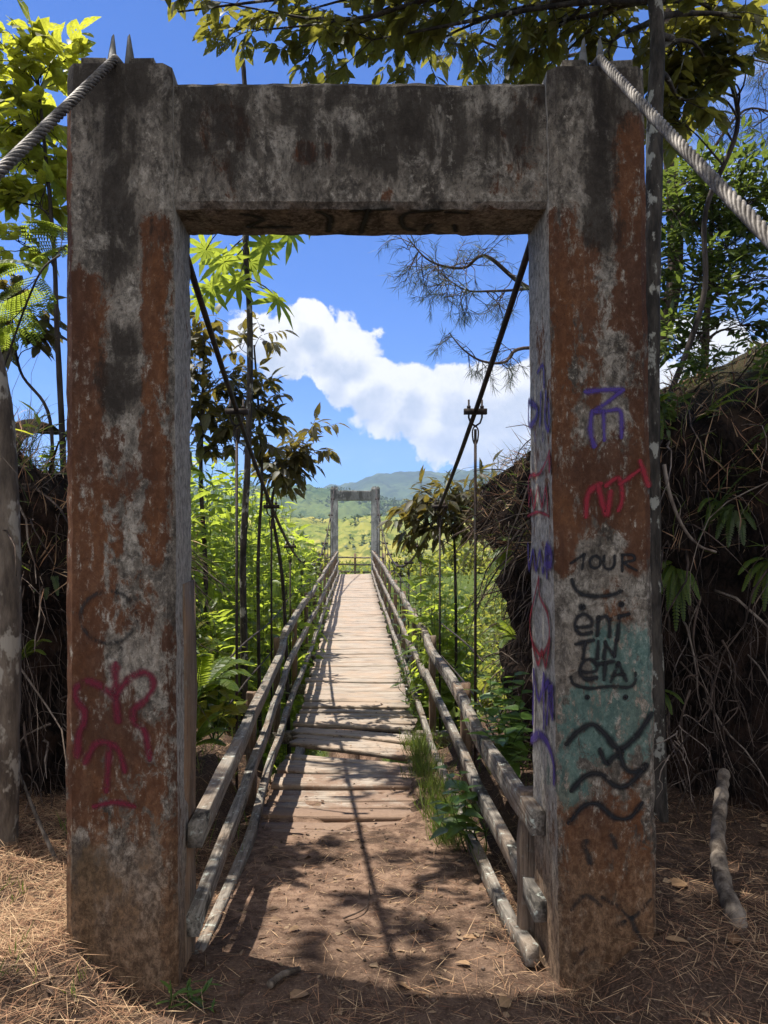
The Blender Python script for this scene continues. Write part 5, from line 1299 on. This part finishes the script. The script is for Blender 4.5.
stick('dead_branch', 'thin stick leaning in the dark between the lichened trunk and the pillar', [W(58, 864, 3.45), W(38, 820, 3.55), W(24, 785, 3.7), W(18, 770, 3.75)], .011, .006, 'log', 6)
stick('stick', 'thin twig lying across the dirt path below the broken plank', [Vector((-.05, 3.35, gz(-.05, 3.35) + .012)), Vector((.05, 3.5, gz(.05, 3.5) + .015)), Vector((.07, 3.75, gz(.07, 3.75) + .01))], .004, .0025, 'bark_twig', 5)
random.seed(76)
for i, (a, b, Y, lab) in enumerate([((700, 600), (698, 690), 3.95, 'long thin root hanging from the bank above the leaning dead branch'), ((722, 640), (745, 720), 3.9, 'forked thin root hanging near the photo edge of the dark bank'), ((690, 690), (668, 760), 3.9, 'sunlit bare root tips sprouting from the dark bank beside the wavy lines')]):
    o = thing('hanging_root', lab, 'root', W(*a, Y)); mb = MB(); p, q = W(*a, Y), W(*b, Y - .1); mb.tube(bend(p, q, 8, 0, .08), [.006 - .0005 * s for s in range(9)], 5, False); mb.build('root', M['root'], o, True)
    for s in range(10 if i == 2 else 4):
        m2 = MB(); c = p.lerp(q, random.uniform(.3, 1)); m2.tube(bend(c, c + rv(.14) + Vector((0, -.05, -.12)), 5, 0, .12), [.004, .0035, .003, .0025, .002, .0015], 4, False); m2.build('rootlet', M['root_pale'] if i == 2 else M['root'], o, True)

# ================================================================ air, sky, sun, camera
n = NT('haze_air'); v = n.node('ShaderNodeVolumePrincipled'); v.inputs['Density'].default_value = .00023
v.inputs['Color'].default_value = (.58, .74, 1.0, 1); v.inputs['Anisotropy'].default_value = .2
n.t.links.new(v.outputs[0], n.out.inputs['Volume'])
mb = MB(); mb.box((0, 1720, 130), (6900, 3500, 420)); hz = mb.build('haze', n.mat, None); kind(hz, 'stuff'); hz['label'] = 'thin pale blue air that fades the far mountain'; hz['category'] = 'haze'

sc = bpy.context.scene
SUN = Vector((-.31, .13, 1.0)).normalized(); el = math.asin(SUN.z); az = math.atan2(SUN.x, SUN.y)
w = bpy.data.worlds.new('World'); sc.world = w; w.use_nodes = True; t = w.node_tree; t.nodes.clear()
class WN(NT):
    def __init__(self, tree): self.t = tree
q = WN(t)
wo = q.node('ShaderNodeOutputWorld'); bg = q.node('ShaderNodeBackground'); sky = q.node('ShaderNodeTexSky', sky_type='NISHITA')
sky.sun_disc = False; sky.sun_elevation = el; sky.sun_rotation = az; sky.altitude = 1400; sky.air_density = 1.0; sky.dust_density = .25; sky.ozone_density = 2.6
d = q.node('ShaderNodeTexCoord').outputs['Generated']; D = q.xyz(d)
yy = q.mx(D[1], .05); u = q.m('DIVIDE', D[0], yy); vv = q.m('DIVIDE', D[2], yy)
P2 = q.comb(u, vv, 0.0)
def lobe(px, py, rx, ry):
    a = q.m('DIVIDE', q.sub(u, (px - VX) / F), rx / F); b = q.m('DIVIDE', q.sub(vv, (VY - py) / F), ry / F)
    return q.sub(1.0, q.m('SQRT', q.add(q.mul(a, a), q.mul(b, b))))
def cloud(dv):
    """cloud density, looked up a little higher for the shading"""
    global vv, P2
    v0, p0 = vv, P2
    vv = q.add(vv, dv); P2 = q.comb(u, vv, 0.0); S = None
    for L in [(312, 322, 30, 24), (285, 345, 46, 40), (335, 355, 48, 42), (375, 385, 50, 42), (415, 395, 50, 38), (452, 392, 44, 34), (490, 392, 50, 36), (530, 392, 60, 44), (570, 390, 60, 60), (440, 425, 62, 44), (490, 440, 80, 40), (400, 410, 44, 40), (255, 335, 36, 30), (540, 440, 80, 40), (640, 400, 90, 70), (720, 350, 60, 40)]:
        a = lobe(*L); S = a if S is None else q.m('SMOOTH_MAX', S, a, .16)
    w1 = q.noise(P2, 11, 10, .62, .35); w2 = q.noise(P2, 34, 7, .62, .2); bil = q.voro(q.vm('ADD', P2, q.comb(q.mul(w2, .03), q.mul(w1, .03), 0.0)), 30)
    d_ = q.add(q.mul(S, 1.05), q.add(q.mul(q.sub(w1, .5), 1.45), q.add(q.mul(q.sub(w2, .5), .7), q.mul(q.sub(.35, bil), .45))))
    vv, P2 = v0, p0
    return d_
den = cloud(0.0); den_up = cloud(.028)
mask = q.ss(den, .0, .17)
# thin high veils: upper right and low over the hills
veil = q.mul(q.ss(q.noise(P2, 3.2, 6, .6, .6, st=(1, 2.2, 1)), .5, .72), q.mx(q.mul(q.ss(u, .38, .52), .8), q.mul(q.ss(vv, .16, .03), .55)))
# unseen clouds behind the camera, added as bright neutral fill light
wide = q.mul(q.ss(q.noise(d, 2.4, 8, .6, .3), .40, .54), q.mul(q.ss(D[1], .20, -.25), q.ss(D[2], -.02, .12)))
shade = q.add(q.mul(q.ss(den_up, .05, .80), .80), q.mul(q.sub(q.noise(P2, 24, 8, .68), .5), 1.5))
ccol = q.mix(q.m('ADD', shade, .0, 0, True), (5.6, 5.5, 5.45), (2.8, 3.2, 3.9))
skyc = q.vm('MULTIPLY', sky.outputs[0], (.16, .455, .92))
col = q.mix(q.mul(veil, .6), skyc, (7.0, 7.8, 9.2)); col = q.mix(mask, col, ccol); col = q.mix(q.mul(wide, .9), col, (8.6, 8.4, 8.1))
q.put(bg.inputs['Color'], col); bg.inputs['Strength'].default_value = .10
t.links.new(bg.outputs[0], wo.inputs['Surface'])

sl = bpy.data.lights.new('sun', 'SUN'); sl.energy = 5.0; sl.angle = math.radians(.53); sl.color = (1.0, .95, .87)
so = bpy.data.objects.new('sun', sl); C.objects.link(so); so.rotation_euler = (-SUN).to_track_quat('-Z', 'Y').to_euler(); so.location = SUN * 30
cam = bpy.data.cameras.new('camera'); co = bpy.data.objects.new('camera', cam); C.objects.link(co); sc.camera = co
co.location = (0, 0, EYE); co.rotation_euler = (math.radians(90), 0, 0)
cam.sensor_fit = 'HORIZONTAL'; cam.sensor_width = 36; cam.lens = F / 768 * 36; cam.shift_x = (384 - VX) / 768; cam.shift_y = (VY - 512) / 768
cam.clip_start = .05; cam.clip_end = 9000
sc.view_settings.view_transform = 'Standard'; sc.view_settings.look = 'None'; sc.view_settings.gamma = 1; sc.view_settings.exposure = .98
sc.render.engine = 'CYCLES'; cy = sc.cycles
cy.use_denoising = True; cy.denoiser = 'OPENIMAGEDENOISE'; cy.max_bounces = 6; cy.diffuse_bounces = 3; cy.glossy_bounces = 2; cy.transmission_bounces = 4; cy.transparent_max_bounces = 12; cy.volume_bounces = 0
cy.sample_clamp_indirect = 6; cy.use_adaptive_sampling = True; cy.adaptive_threshold = .015
